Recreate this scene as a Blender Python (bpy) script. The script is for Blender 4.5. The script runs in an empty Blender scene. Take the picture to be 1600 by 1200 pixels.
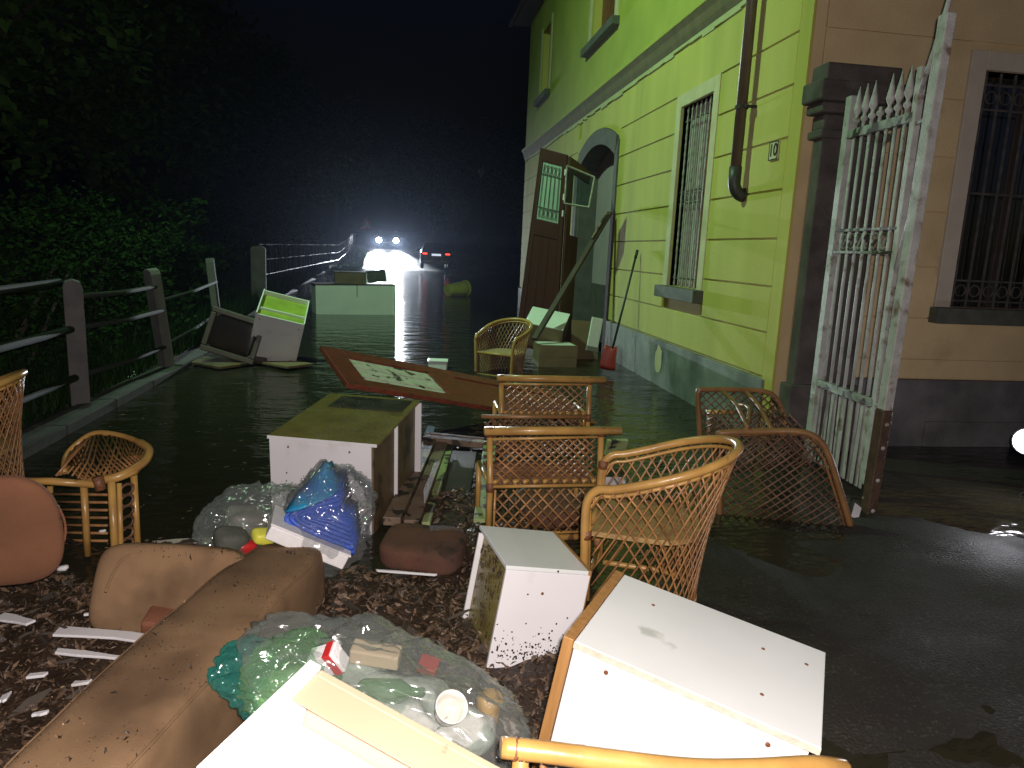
import bpy, bmesh, math, random
from mathutils import Vector, Matrix, Euler, noise
random.seed(7)
S = bpy.context.scene
COL = S.collection
R = math.radians

# ------------------------------------------------------------------ camera
CAM_H = 1.6
AX = Vector((0.98904071, 0.01731088, 0.1466247))      # rows: world X, Y, Z expressed in (right, down, forward)
AY = Vector((-0.14087101, -0.1866757, 0.97226927))
AZ = Vector((0.04420211, -0.98226907, -0.18219127))
cam_d = bpy.data.cameras.new('camera'); cam = bpy.data.objects.new('camera', cam_d); COL.objects.link(cam)
cam_d.sensor_fit = 'HORIZONTAL'; cam_d.sensor_width = 36.0; cam_d.lens = 36.0 * 1125 / 1600
cam_d.clip_start = 0.05; cam_d.clip_end = 600
right = Vector((AX[0], AY[0], AZ[0])); down = Vector((AX[1], AY[1], AZ[1])); fwd = Vector((AX[2], AY[2], AZ[2]))
m3 = Matrix((right, -down, -fwd)).transposed()
cam.matrix_world = Matrix.Translation((0, 0, CAM_H)) @ m3.to_4x4()
S.camera = cam

# ------------------------------------------------------------------ night sky, exposure, light
w = bpy.data.worlds.new('World'); S.world = w; w.use_nodes = True
wn = w.node_tree.nodes; wl = w.node_tree.links
bg = wn['Background']
sky = wn.new('ShaderNodeTexSky'); sky.sky_type = 'NISHITA'; sky.sun_disc = False
sky.sun_elevation = R(-4); sky.sun_rotation = R(180)
tint = wn.new('ShaderNodeMixRGB'); tint.blend_type = 'MULTIPLY'; tint.inputs[0].default_value = 1.0; tint.inputs[2].default_value = (.22, .42, 1.0, 1)
wl.new(sky.outputs[0], tint.inputs[1]); wl.new(tint.outputs[0], bg.inputs[0]); bg.inputs[1].default_value = .38
S.view_settings.view_transform = 'Standard'; S.view_settings.look = 'None'
S.view_settings.exposure = 0.18; S.view_settings.gamma = 1.0; S.view_settings.use_curve_mapping = False
S.cycles.use_denoising = True; S.cycles.max_bounces = 8; S.cycles.transparent_max_bounces = 16
S.cycles.sample_clamp_indirect = 4.0; S.cycles.sample_clamp_direct = 0.0
S.cycles.caustics_reflective = False; S.cycles.caustics_refractive = False

def lamp(name, kind, loc, power, col, radius=0.05, aim=None, angle=120, blend=1.0):
    d = bpy.data.lights.new(name, kind); d.energy = power; d.color = col
    if kind != 'SUN': d.shadow_soft_size = radius
    if kind == 'SPOT': d.spot_size = R(angle); d.spot_blend = blend
    o = bpy.data.objects.new(name, d); COL.objects.link(o); o.location = loc
    if aim is not None:
        o.rotation_euler = (Vector(aim) - Vector(loc)).to_track_quat('-Z', 'Y').to_euler()
    return o
FLASH_W = 390.0; LAMP_W = 2300.0
LAMP_POS = Vector((-3.3, 7.9, 8.0))
lamp('phone_flash', 'POINT', (0.03, -0.03, 1.66), FLASH_W, (1.0, 0.90, 0.86), 0.02)
faint_sun = bpy.data.lights.new('faint_sun', 'SUN'); faint_sun.energy = 0.002; faint_sun.angle = R(2); faint_sun.color = (0.7, 0.8, 1.0)  # faint sun lamp added by convention, stands for no known moon
mo = bpy.data.objects.new('faint_sun', faint_sun); COL.objects.link(mo); mo.rotation_euler = (R(50), 0, R(20))

# ------------------------------------------------------------------ helpers
def ray(px, py):
    c = Vector((px - 800, py - 600, 1125.0))
    return Vector((AX.dot(c), AY.dot(c), AZ.dot(c)))
O = Vector((0, 0, CAM_H))
def atz(px, py, z=0.0):
    d = ray(px, py); return O + d * ((z - CAM_H) / d.z)
def aty(px, py, Y):
    d = ray(px, py); return O + d * (Y / d.y)
def atx(px, py, X):
    d = ray(px, py); return O + d * (X / d.x)

class MB:
    def __init__(s): s.v = []; s.f = []
    def add(s, vs, fs):
        n = len(s.v); s.v += [Vector(p) for p in vs]; s.f += [tuple(i + n for i in f) for f in fs]; return s
    def box(s, lo, hi, M=None):
        x0, y0, z0 = lo; x1, y1, z1 = hi
        vs = [Vector(p) for p in ((x0,y0,z0),(x1,y0,z0),(x1,y1,z0),(x0,y1,z0),(x0,y0,z1),(x1,y0,z1),(x1,y1,z1),(x0,y1,z1))]
        if M is not None: vs = [M @ p for p in vs]
        return s.add(vs, [(0,3,2,1),(4,5,6,7),(0,1,5,4),(1,2,6,5),(2,3,7,6),(3,0,4,7)])
    def prism(s, pts, off):
        # closed polygon (list of Vectors) pushed by off
        n = len(pts); off = Vector(off); pts = [Vector(p) for p in pts]
        vs = pts + [p + off for p in pts]
        fs = [tuple(range(n))[::-1], tuple(range(n, 2*n))] + [(i, (i+1) % n, (i+1) % n + n, i + n) for i in range(n)]
        return s.add(vs, fs)
    def tube(s, pts, r, n=8, closed=False):
        pts = [Vector(p) for p in pts]; N = len(pts)
        rs = r if isinstance(r, (list, tuple)) else [r] * N
        prev = None; rings = []
        for i, p in enumerate(pts):
            if closed: t = pts[(i+1) % N] - pts[i-1]
            else: t = pts[min(i+1, N-1)] - pts[max(i-1, 0)]
            if t.length < 1e-9: t = Vector((0, 0, 1))
            t.normalize()
            if prev is None:
                a = Vector((0, 0, 1)) if abs(t.z) < .9 else Vector((1, 0, 0))
                u = t.cross(a).normalized()
            else:
                u = (prev - t * prev.dot(t))
                u = u.normalized() if u.length > 1e-6 else t.orthogonal().normalized()
            prev = u; v = t.cross(u)
            rings.append([p + (u * math.cos(2*math.pi*k/n) + v * math.sin(2*math.pi*k/n)) * rs[i] for k in range(n)])
        vs = [q for ring in rings for q in ring]; fs = []
        for i in range(N if closed else N - 1):
            j = (i + 1) % N
            for k in range(n):
                fs.append((i*n + k, i*n + (k+1) % n, j*n + (k+1) % n, j*n + k))
        if not closed:
            fs.append(tuple(range(n))[::-1]); fs.append(tuple((N-1)*n + k for k in range(n)))
        return s.add(vs, fs)
    def lathe(s, prof, n=16, M=None):
        vs = []; fs = []
        for (r, z) in prof:
            for k in range(n):
                a = 2*math.pi*k/n; vs.append(Vector((r*math.cos(a), r*math.sin(a), z)))
        for i in range(len(prof)-1):
            for k in range(n): fs.append((i*n+k, i*n+(k+1) % n, (i+1)*n+(k+1) % n, (i+1)*n+k))
        fs.append(tuple(range(n))[::-1]); fs.append(tuple((len(prof)-1)*n+k for k in range(n)))
        if M is not None: vs = [M @ p for p in vs]
        return s.add(vs, fs)
    def build(s, name, mat, parent=None, smooth=False, bevel=0, M=None):
        me = bpy.data.meshes.new(name)
        vs = s.v if M is None else [M @ p for p in s.v]
        me.from_pydata([tuple(p) for p in vs], [], s.f); me.update()
        if smooth:
            for p in me.polygons: p.use_smooth = True
        return link(name, me, mat, parent, bevel)

def link(name, me, mat, parent=None, bevel=0):
    o = bpy.data.objects.new(name, me); COL.objects.link(o)
    if mat is not None and not me.materials: me.materials.append(mat)
    if parent is not None: o.parent = parent
    if bevel:
        b = o.modifiers.new('bevel', 'BEVEL'); b.width = bevel; b.segments = 2; b.limit_method = 'ANGLE'
    return o
def tag(o, label, cat, group=None):
    o['label'] = label; o['category'] = cat
    if group: o['group'] = group
    return o
def struct(o): o['kind'] = 'structure'; return o
def stuff(o): o['kind'] = 'stuff'; return o
def thing(name, label, cat, group=None, loc=(0,0,0), rot=(0,0,0)):
    o = bpy.data.objects.new(name, None); COL.objects.link(o); o.location = loc; o.rotation_euler = rot
    o.empty_display_size = .1
    return tag(o, label, cat, group)
def copy_tree(o, parent=None):
    c = o.copy(); COL.objects.link(c); c.parent = parent
    for ch in list(o.children): copy_tree(ch, c)
    return c
def clone(name, me, mat, parent, M):
    o = link(name, me, mat, parent); o.matrix_local = M; return o

PM = {}
def puff(name, dims, mat, parent=None, p=5.0, n=14, amp=0.0, freq=4.0, M=None, seed=0, sag=0.0):
    bm = bmesh.new(); bmesh.ops.create_cube(bm, size=2.0)
    bmesh.ops.subdivide_edges(bm, edges=bm.edges[:], cuts=n, use_grid_fill=True)
    for v in bm.verts:
        q = v.co; L = (abs(q.x)**p + abs(q.y)**p + abs(q.z)**p) ** (1/p)
        q = q / L
        c = Vector((q.x*dims[0]/2, q.y*dims[1]/2, q.z*dims[2]/2))
        if amp:
            d = noise.noise_vector(c * freq + Vector((seed, seed*1.7, 3))) * amp
            c = c + d
        if sag and q.z > 0: c.z -= sag * (1 - q.x*q.x) * (1 - q.y*q.y)
        v.co = c
    me = bpy.data.meshes.new(name); bm.to_mesh(me); bm.free()
    for f in me.polygons: f.use_smooth = True
    o = link(name, me, mat, parent)
    if M is not None: o.matrix_local = M; PM[o.name] = M.copy()
    return o

def smooth_path(p, n=5):
    out = []
    for i in range(len(p)-1):
        a = p[max(0,i-1)]; b = p[i]; c = p[i+1]; d = p[min(len(p)-1,i+2)]
        for k in range(n):
            t_ = k/n; out.append(.5*((2*b) + (c-a)*t_ + (2*a-5*b+4*c-d)*t_*t_ + (3*b-a-3*c+d)*t_**3))
    return out + [p[-1]]

# ------------------------------------------------------------------ materials
def mat(name, col, rough=0.6, col2=None, scale=8.0, amt=0.5, bump=0.0, bscale=60.0, metal=0.0, spec=0.5, detail=6.0,
        coords='Object', coat=0.0, spot=None, spot_scale=6.0, spot_lo=0.6, spot_hi=0.64, rough2=None, stretch=None, island=0.0):
    m = bpy.data.materials.new(name); m.use_nodes = True
    nt = m.node_tree; N = nt.nodes; L = nt.links; b = N['Principled BSDF']
    b.inputs['Roughness'].default_value = rough; b.inputs['Metallic'].default_value = metal
    b.inputs['Specular IOR Level'].default_value = spec; b.inputs['Coat Weight'].default_value = coat
    tc = N.new('ShaderNodeTexCoord'); src = tc.outputs[coords]
    if stretch:
        mp = N.new('ShaderNodeMapping'); mp.inputs['Scale'].default_value = stretch; L.new(src, mp.inputs[0]); src = mp.outputs[0]
    if col2 is None: col2 = tuple(c * 0.8 for c in col)
    nz = N.new('ShaderNodeTexNoise'); nz.inputs['Scale'].default_value = scale; nz.inputs['Detail'].default_value = detail
    L.new(src, nz.inputs['Vector'])
    mr = N.new('ShaderNodeMapRange'); mr.inputs[1].default_value = 0.3; mr.inputs[2].default_value = 0.7
    mr.inputs[4].default_value = amt * 2 if amt < .5 else 1.0
    L.new(nz.outputs[0], mr.inputs[0])
    mx = N.new('ShaderNodeMixRGB'); mx.inputs[1].default_value = (*col, 1); mx.inputs[2].default_value = (*col2, 1)
    L.new(mr.outputs[0], mx.inputs[0]); out = mx.outputs[0]
    if spot is not None:
        n2 = N.new('ShaderNodeTexNoise'); n2.inputs['Scale'].default_value = spot_scale; n2.inputs['Detail'].default_value = 8
        L.new(src, n2.inputs['Vector'])
        m2 = N.new('ShaderNodeMapRange'); m2.inputs[1].default_value = spot_lo; m2.inputs[2].default_value = spot_hi
        L.new(n2.outputs[0], m2.inputs[0])
        x2 = N.new('ShaderNodeMixRGB'); L.new(m2.outputs[0], x2.inputs[0]); L.new(out, x2.inputs[1]); x2.inputs[2].default_value = (*spot, 1)
        out = x2.outputs[0]
    if island:
        g = N.new('ShaderNodeNewGeometry'); hs = N.new('ShaderNodeHueSaturation')
        m4 = N.new('ShaderNodeMapRange'); m4.inputs[3].default_value = 1 - island; m4.inputs[4].default_value = 1 + island
        L.new(g.outputs['Random Per Island'], m4.inputs[0]); L.new(m4.outputs[0], hs.inputs['Value']); L.new(out, hs.inputs['Color'])
        out = hs.outputs[0]
    L.new(out, b.inputs['Base Color'])
    if rough2 is not None:
        m3_ = N.new('ShaderNodeMapRange'); m3_.inputs[1].default_value = .35; m3_.inputs[2].default_value = .65
        m3_.inputs[3].default_value = rough; m3_.inputs[4].default_value = rough2
        L.new(nz.outputs[0], m3_.inputs[0]); L.new(m3_.outputs[0], b.inputs['Roughness'])
    if bump:
        nb = N.new('ShaderNodeTexNoise'); nb.inputs['Scale'].default_value = bscale; nb.inputs['Detail'].default_value = 5
        L.new(src, nb.inputs['Vector'])
        bp = N.new('ShaderNodeBump'); bp.inputs['Strength'].default_value = bump; bp.inputs['Distance'].default_value = 0.01
        L.new(nb.outputs[0], bp.inputs['Height']); L.new(bp.outputs[0], b.inputs['Normal'])
    return m
def emit(name, col, strength):
    m = bpy.data.materials.new(name); m.use_nodes = True; N = m.node_tree.nodes; N.clear()
    e = N.new('ShaderNodeEmission'); e.inputs[0].default_value = (*col, 1); e.inputs[1].default_value = strength
    o = N.new('ShaderNodeOutputMaterial'); m.node_tree.links.new(e.outputs[0], o.inputs[0]); return m
def film(name, col=(1,1,1), gloss=0.2, haze=0.12, hcol=(.8,.85,.85), scale=14.0, bump=.9):
    # thin plastic: clear, a little milky, with creases that catch the light
    m = bpy.data.materials.new(name); m.use_nodes = True; nt = m.node_tree; N = nt.nodes; L = nt.links; N.clear()
    t = N.new('ShaderNodeBsdfTransparent'); t.inputs[0].default_value = (*col, 1)
    g = N.new('ShaderNodeBsdfGlossy'); g.inputs['Roughness'].default_value = 0.13
    d = N.new('ShaderNodeBsdfDiffuse'); d.inputs[0].default_value = (*hcol, 1)
    tr = N.new('ShaderNodeBsdfTranslucent'); tr.inputs[0].default_value = (*hcol, 1)
    dd = N.new('ShaderNodeMixShader'); dd.inputs[0].default_value = .35; L.new(d.outputs[0], dd.inputs[1]); L.new(tr.outputs[0], dd.inputs[2])
    tc = N.new('ShaderNodeTexCoord')
    nz = N.new('ShaderNodeTexNoise'); nz.noise_type = 'RIDGED_MULTIFRACTAL'; nz.inputs['Scale'].default_value = scale * .45; nz.inputs['Detail'].default_value = 3; nz.inputs['Distortion'].default_value = .8
    L.new(tc.outputs['Object'], nz.inputs['Vector'])
    bp = N.new('ShaderNodeBump'); bp.inputs['Strength'].default_value = bump * .15; bp.inputs['Distance'].default_value = 0.02
    L.new(nz.outputs[0], bp.inputs['Height']); L.new(bp.outputs[0], g.inputs['Normal'])
    lw = N.new('ShaderNodeLayerWeight'); lw.inputs[0].default_value = .35; L.new(bp.outputs[0], lw.inputs['Normal'])
    mr = N.new('ShaderNodeMapRange'); mr.inputs[1].default_value = 1.6; mr.inputs[2].default_value = 2.3; mr.inputs[3].default_value = haze; mr.inputs[4].default_value = min(.6, haze * 3)
    L.new(nz.outputs[0], mr.inputs[0])
    fa = N.new('ShaderNodeMath'); fa.operation = 'MULTIPLY_ADD'; fa.inputs[1].default_value = haze * 2.2; L.new(lw.outputs['Facing'], fa.inputs[0]); L.new(mr.outputs[0], fa.inputs[2])
    a = N.new('ShaderNodeMixShader'); L.new(fa.outputs[0], a.inputs[0]); L.new(t.outputs[0], a.inputs[1]); L.new(dd.outputs[0], a.inputs[2])
    b = N.new('ShaderNodeMixShader'); b.inputs[0].default_value = gloss; L.new(a.outputs[0], b.inputs[1]); L.new(g.outputs[0], b.inputs[2])
    o = N.new('ShaderNodeOutputMaterial'); L.new(b.outputs[0], o.inputs[0]); return m
def glass(name, tint=(.8,.85,.85), refl=0.25):
    m = bpy.data.materials.new(name); m.use_nodes = True; nt = m.node_tree; N = nt.nodes; L = nt.links; N.clear()
    t = N.new('ShaderNodeBsdfTransparent'); t.inputs[0].default_value = (*tint, 1)
    g = N.new('ShaderNodeBsdfGlossy'); g.inputs['Roughness'].default_value = 0.03
    lw = N.new('ShaderNodeLayerWeight'); lw.inputs[0].default_value = refl
    b = N.new('ShaderNodeMixShader'); L.new(lw.outputs['Fresnel'], b.inputs[0]); L.new(t.outputs[0], b.inputs[1]); L.new(g.outputs[0], b.inputs[2])
    o = N.new('ShaderNodeOutputMaterial'); L.new(b.outputs[0], o.inputs[0]); return m

M = {}
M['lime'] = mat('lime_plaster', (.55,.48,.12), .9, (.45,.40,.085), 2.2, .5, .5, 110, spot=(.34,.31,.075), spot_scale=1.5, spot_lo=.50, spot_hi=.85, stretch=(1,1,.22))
M['lime_dim'] = mat('lime_plaster_dim', (.40,.40,.065), .85, (.31,.32,.05), 1.4, .5, .25, 90)  # same plaster, darker and greener: the lamp's upper cutoff put into the colour
M['cream_trim'] = mat('pale_trim', (.58,.50,.31), .85, (.47,.41,.24), 5, .5, .2, 80)
M['peel'] = mat('pale_under_paint', (.46,.44,.24), .85, (.37,.36,.17), 7, .5, .2, 80)
M['tan'] = mat('tan_plaster', (.70,.53,.29), .9, (.57,.42,.225), 2.4, .5, .5, 110, spot=(.44,.30,.16), spot_scale=2.2, spot_lo=.6, spot_hi=.8)
M['tan_trim'] = mat('tan_trim', (.56,.49,.39), .85, (.46,.40,.32), 5, .5, .2, 80)
M['cove'] = mat('brown_moulding', (.16,.12,.06), .9, (.1,.08,.04), 6, .5, .3, 60)
M['plinth'] = mat('plinth_render', (.24,.25,.24), .8, (.14,.145,.145), 3.5, .5, .6, 60, spot=(.075,.08,.08), spot_scale=1.8, spot_lo=.5, spot_hi=.72)
M['plinth2'] = mat('plinth_render_wet', (.20,.185,.185), .6, (.10,.09,.09), 3.0, .5, .7, 60, spot=(.06,.055,.055), spot_scale=2.2, spot_lo=.5, spot_hi=.75)
M['stone'] = mat('dark_stone', (.105,.088,.074), .85, (.05,.042,.037), 5, .5, .7, 40, spot=(.10,.092,.08), spot_scale=3.0, spot_lo=.6, spot_hi=.72)
M['surround'] = mat('grey_surround', (.11,.105,.095), .9, (.075,.072,.065), 5, .5, .4, 60)
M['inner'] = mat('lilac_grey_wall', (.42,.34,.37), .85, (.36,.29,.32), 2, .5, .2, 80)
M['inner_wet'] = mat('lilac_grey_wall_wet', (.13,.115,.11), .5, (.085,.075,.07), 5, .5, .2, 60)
M['sill'] = mat('grey_sill', (.10,.105,.085), .8, (.06,.065,.05), 8, .5, .5, 60)
M['iron'] = mat('dark_iron', (.13,.12,.105), .55, (.06,.05,.04), 14, .5, .4, 80, metal=.2)
M['iron_white'] = mat('worn_light_iron', (.42,.40,.36), .5, (.2,.17,.13), 18, .5, .4, 80)
M['gate'] = mat('peeling_white_paint', (.48,.47,.45), .6, (.32,.31,.29), 9, .5, .5, 70, spot=(.16,.11,.075), spot_scale=11, spot_lo=.57, spot_hi=.72)
M['gate_dark'] = mat('flaking_rail_paint', (.34,.37,.31), .6, (.10,.09,.07), 10, .5, .5, 70, spot=(.04,.03,.022), spot_scale=12, spot_lo=.5, spot_hi=.56)
M['rust'] = mat('wet_rust', (.10,.055,.035), .55, (.05,.03,.02), 12, .5, .6, 60, spot=(.4,.36,.33), spot_scale=9, spot_lo=.66, spot_hi=.7)
M['pipe'] = mat('brown_downpipe', (.13,.085,.06), .45, (.09,.06,.045), 6, .5, .1, 40)
M['pipe_dark'] = mat('dark_elbow', (.045,.04,.04), .5, (.03,.028,.026), 10, .5, .2, 40)
M['shutter'] = mat('red_brown_shutter', (.24,.07,.04), .5, (.1,.035,.02), 8, .5, .2, 60)
M['curtain'] = mat('grey_curtain', (.52,.49,.45), .9, (.38,.36,.33), 12, .5, .3, 60, stretch=(6,6,.3))
M['curtain_dark'] = mat('dark_curtain', (.10,.07,.065), .9, (.05,.045,.045), 10, .5, .3, 60, stretch=(6,6,.3))
M['pane'] = glass('window_glass', (.75,.78,.78), .3)
M['roof'] = mat('roof_tile', (.14,.07,.045), .9, (.08,.05,.035), 12, .5, .5, 30)
M['gutter'] = mat('dark_gutter', (.03,.028,.026), .8, (.04,.035,.03), 12, .5, .2, 40)
M['plate'] = mat('cream_plate', (.62,.58,.36), .5, (.5,.47,.28), 20, .5)
M['black'] = mat('black_paint', (.02,.02,.02), .5)
M['door'] = mat('brown_door', (.060,.016,.011), .45, (.040,.011,.008), 6, .5, .15, 50, stretch=(8,8,.6))
M['door_red'] = mat('red_brown_door', (.23,.050,.025), .4, (.14,.033,.018), 5, .5, .2, 50, stretch=(.8,8,8), spot=(.07,.035,.02), spot_scale=5, spot_lo=.55, spot_hi=.68)
M['white'] = mat('white_melamine', (.80,.78,.80), .36, (.73,.71,.72), 3, .5, 0, spot=(.50,.44,.38), spot_scale=6, spot_lo=.60, spot_hi=.95)
M['mint'] = mat('lamp_tinted_melamine', (.78,.80,.79), .3, (.70,.73,.71), 2.5, .5, 0, spot=(.5,.52,.48), spot_scale=9, spot_lo=.68, spot_hi=.78)  # white melamine with the street lamp's green tint put into the colour
M['edge'] = mat('chipboard_edge', (.66,.58,.48), .7, (.5,.42,.33), 40, .5, .3, 200)
M['olive'] = mat('wet_brown_board', (.30,.25,.075), .22, (.21,.175,.05), 7, .5, .35, 120, spot=(.13,.09,.04), spot_scale=4, spot_lo=.55, spot_hi=.75)
M['wood'] = mat('orange_wood_edge', (.42,.22,.075), .45, (.30,.15,.05), 6, .5, .2, 60, stretch=(12,12,1))
M['brownwood'] = mat('muddy_wood', (.19,.125,.065), .55, (.12,.08,.04), 6, .5, .3, 60, spot=(.045,.03,.02), spot_scale=5, spot_lo=.5, spot_hi=.6)
M['cream'] = mat('cream_board', (.56,.44,.30), .5, (.50,.39,.26), 3, .5, 0, spot=(.3,.22,.14), spot_scale=12, spot_lo=.7, spot_hi=.75)
M['bamboo'] = mat('bamboo', (.52,.30,.085), .33, (.33,.175,.05), 7, .5, .15, 30, coat=.3, spot=(.15,.07,.03), spot_scale=10, spot_lo=.66, spot_hi=.7)
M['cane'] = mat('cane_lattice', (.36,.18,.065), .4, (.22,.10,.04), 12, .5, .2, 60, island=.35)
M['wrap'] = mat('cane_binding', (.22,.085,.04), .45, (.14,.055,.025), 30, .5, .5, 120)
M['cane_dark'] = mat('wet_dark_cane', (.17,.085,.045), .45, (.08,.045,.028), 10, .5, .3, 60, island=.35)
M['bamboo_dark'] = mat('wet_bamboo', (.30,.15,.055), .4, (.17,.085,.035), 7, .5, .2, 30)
M['seatpad'] = mat('woven_seat', (.40,.27,.10), .6, (.25,.15,.06), 30, .5, .5, 90)
M['sofa'] = mat('brown_upholstery', (.27,.165,.088), .95, (.19,.115,.062), 6, .5, .35, 330, spot=(.115,.068,.038), spot_scale=3.2, spot_lo=.50, spot_hi=.72, spec=.2)
M['terra'] = mat('terracotta_upholstery', (.225,.095,.044), .95, (.15,.062,.03), 4, .5, .6, 400, spot=(.08,.04,.025), spot_scale=7, spot_lo=.66, spot_hi=.7)
M['cushion'] = mat('wet_brown_cushion', (.15,.060,.034), .8, (.085,.042,.027), 7, .5, .7, 300, spot=(.035,.02,.014), spot_scale=9, spot_lo=.58, spot_hi=.68)
M['leather'] = mat('brown_leather', (.22,.085,.045), .5, (.15,.06,.035), 10, .5, .3, 80)
M['ground'] = mat('wet_asphalt', (.034,.029,.023), .8, (.019,.0165,.0135), 1.6, .5, 1.0, 85, spot=(.075,.068,.058), spot_scale=75, spot_lo=.56, spot_hi=.68, rough2=.5, coords='Object', spec=.3)
M['mud'] = mat('mud', (.05,.03,.018), .6, (.025,.016,.011), 9, .5, .9, 70, rough2=.3)
M['chip'] = mat('bark_chip', (.135,.082,.048), .5, (.052,.033,.021), 25, .5, .4, 120, island=.75)
M['straw'] = mat('pale_splinter', (.42,.31,.19), .6, (.28,.18,.10), 25, .5, island=.4)
M['kerb'] = mat('kerb_stone', (.07,.07,.065), .9, (.04,.04,.036), 6, .5, .5, 60)
M['concrete'] = mat('rail_post_concrete', (.16,.15,.145), .9, (.11,.10,.10), 5, .5, .5, 60)
M['rail'] = mat('grey_rail', (.024,.026,.024), .9, (.016,.018,.016), 8, .5, .2, 40)
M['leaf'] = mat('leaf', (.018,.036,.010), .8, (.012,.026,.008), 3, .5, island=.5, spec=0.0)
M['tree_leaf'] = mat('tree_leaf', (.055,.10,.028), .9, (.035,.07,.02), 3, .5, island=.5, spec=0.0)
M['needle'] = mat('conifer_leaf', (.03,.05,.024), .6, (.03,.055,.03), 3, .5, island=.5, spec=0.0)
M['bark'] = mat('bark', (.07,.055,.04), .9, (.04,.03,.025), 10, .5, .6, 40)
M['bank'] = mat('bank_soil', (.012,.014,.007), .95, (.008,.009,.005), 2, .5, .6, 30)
M['grass'] = mat('grass_blade', (.10,.16,.03), .6, (.07,.12,.025), 3, .5, island=.4)
M['tvgrey'] = mat('television_case', (.11,.085,.07), .5, (.08,.06,.05), 6, .5, .1, 60)
M['tvback'] = mat('television_back', (.24,.23,.20), .5, (.18,.17,.15), 6, .5)
M['screen'] = mat('television_screen', (.02,.014,.012), .12, (.03,.018,.016), 3, .5)
M['greenboard'] = mat('green_shelf', (.34,.42,.05), .45, (.19,.25,.03), 4, .5)
M['greenpaint'] = mat('pale_green_flaking', (.34,.40,.17), .7, (.25,.3,.12), 10, .5, .4, 60, spot=(.03,.022,.016), spot_scale=8, spot_lo=.5, spot_hi=.56)
M['plank'] = mat('muddy_plank', (.25,.17,.12), .6, (.16,.105,.07), 7, .5, .5, 60, spot=(.03,.02,.014), spot_scale=9, spot_lo=.53, spot_hi=.58)
M['paper'] = mat('torn_paper', (.62,.58,.5), .8, (.45,.41,.34), 12, .5, .3, 60, spot=(.05,.03,.02), spot_scale=9, spot_lo=.56, spot_hi=.6)
M['cardboard'] = mat('cardboard', (.20,.135,.075), .8, (.15,.10,.055), 5, .5, .2, 60)
M['darkwood'] = mat('dark_board', (.05,.035,.028), .6, (.03,.022,.018), 6, .5, .3, 60)
M['yellow'] = mat('yellow_plastic', (.74,.72,.09), .45, (.62,.60,.07), 6, .5)
M['blue'] = mat('blue_quilt', (.02,.10,.55), .5, (.015,.07,.40), 10, .5, .5, 40)
M['teal'] = mat('teal_fabric', (.02,.24,.45), .4, (.015,.12,.36), 10, .5, .4, 50)
M['foam'] = mat('white_foam', (.82,.80,.80), .5, (.74,.72,.72), 30, .5, .4, 160)
M['red'] = mat('red_plastic', (.55,.03,.03), .4, (.42,.02,.02), 10, .5)
M['tealbag'] = film('teal_film', (.60,.93,.87), .16, .16, (.10,.50,.44), 10)
M['greenbag'] = film('green_film', (.80,.96,.80), .16, .14, (.42,.66,.42), 10)
M['bag'] = film('clear_film', (.97,.985,.975), .16, .09, (.72,.78,.74), 11)
M['bag2'] = film('smoky_film', (.96,.97,.97), .16, .08, (.62,.64,.64), 12)
M['ceramic'] = mat('white_ceramic', (.80,.76,.70), .25, (.72,.68,.62), 5, .5, coat=.4)
M['gold'] = mat('gold_paper', (.52,.34,.12), .35, (.40,.24,.08), 20, .5, .6, 40)
M['maroon'] = mat('maroon_card', (.30,.04,.03), .5, (.2,.03,.02), 8, .5)
M['carpaint'] = mat('dark_car_paint', (.015,.016,.022), .2, (.012,.013,.018), 2, .5, coat=1.0)
M['tyre'] = mat('tyre', (.02,.02,.02), .8)
M['rim'] = mat('wheel_rim', (.5,.5,.5), .3, metal=.9)
M['carglass'] = mat('car_glass', (.01,.012,.015), .05, (.008,.01,.012), 2, .5)
M['headlight'] = emit('headlight_glow', (.86,.93,1.0), 160.0)
M['taillight'] = emit('taillight_glow', (1.0,.05,.02), 3.2)
M['regplate'] = emit('glowing_plate', (.8,.85,1.0), .75)  # plate glows by itself in place of a lamp shining on it
M['lens'] = emit('torch_glow', (.96,.97,1.0), 9.0)
M['lampglow'] = emit('street_lamp_glow', (.62,1.0,.62), 6.0)
M['signred'] = mat('sign_red', (.95,.16,.08), .4, (.65,.08,.05), 8, .5)
M['signwhite'] = mat('sign_white', (.8,.8,.8), .4)
M['glassjar'] = film('clear_glass', (.96,.98,.97), .12, .05, (.8,.8,.8), 3, .1)

# water: dark, murky, nearly mirror-smooth with small ripples
def water_mat():
    m = bpy.data.materials.new('flood_water'); m.use_nodes = True; nt = m.node_tree; N = nt.nodes; L = nt.links; b = N['Principled BSDF']
    b.inputs['Base Color'].default_value = (.026, .023, .014, 1); b.inputs['Roughness'].default_value = .10; b.inputs['IOR'].default_value = 1.33
    tc = N.new('ShaderNodeTexCoord'); mp = N.new('ShaderNodeMapping'); mp.inputs['Scale'].default_value = (.55, 1.0, 1); L.new(tc.outputs['Object'], mp.inputs[0])
    n1 = N.new('ShaderNodeTexNoise'); n1.inputs['Scale'].default_value = 3.2; n1.inputs['Detail'].default_value = 3; L.new(mp.outputs[0], n1.inputs['Vector'])
    n2 = N.new('ShaderNodeTexNoise'); n2.inputs['Scale'].default_value = 17; n2.inputs['Detail'].default_value = 2; L.new(mp.outputs[0], n2.inputs['Vector'])
    ad = N.new('ShaderNodeMath'); ad.operation = 'MULTIPLY_ADD'; ad.inputs[1].default_value = .22; L.new(n2.outputs[0], ad.inputs[0]); L.new(n1.outputs[0], ad.inputs[2])
    bp = N.new('ShaderNodeBump'); bp.inputs['Strength'].default_value = .58; bp.inputs['Distance'].default_value = .05
    L.new(ad.outputs[0], bp.inputs['Height']); L.new(bp.outputs[0], b.inputs['Normal']); return m
M['water'] = water_mat()

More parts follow.
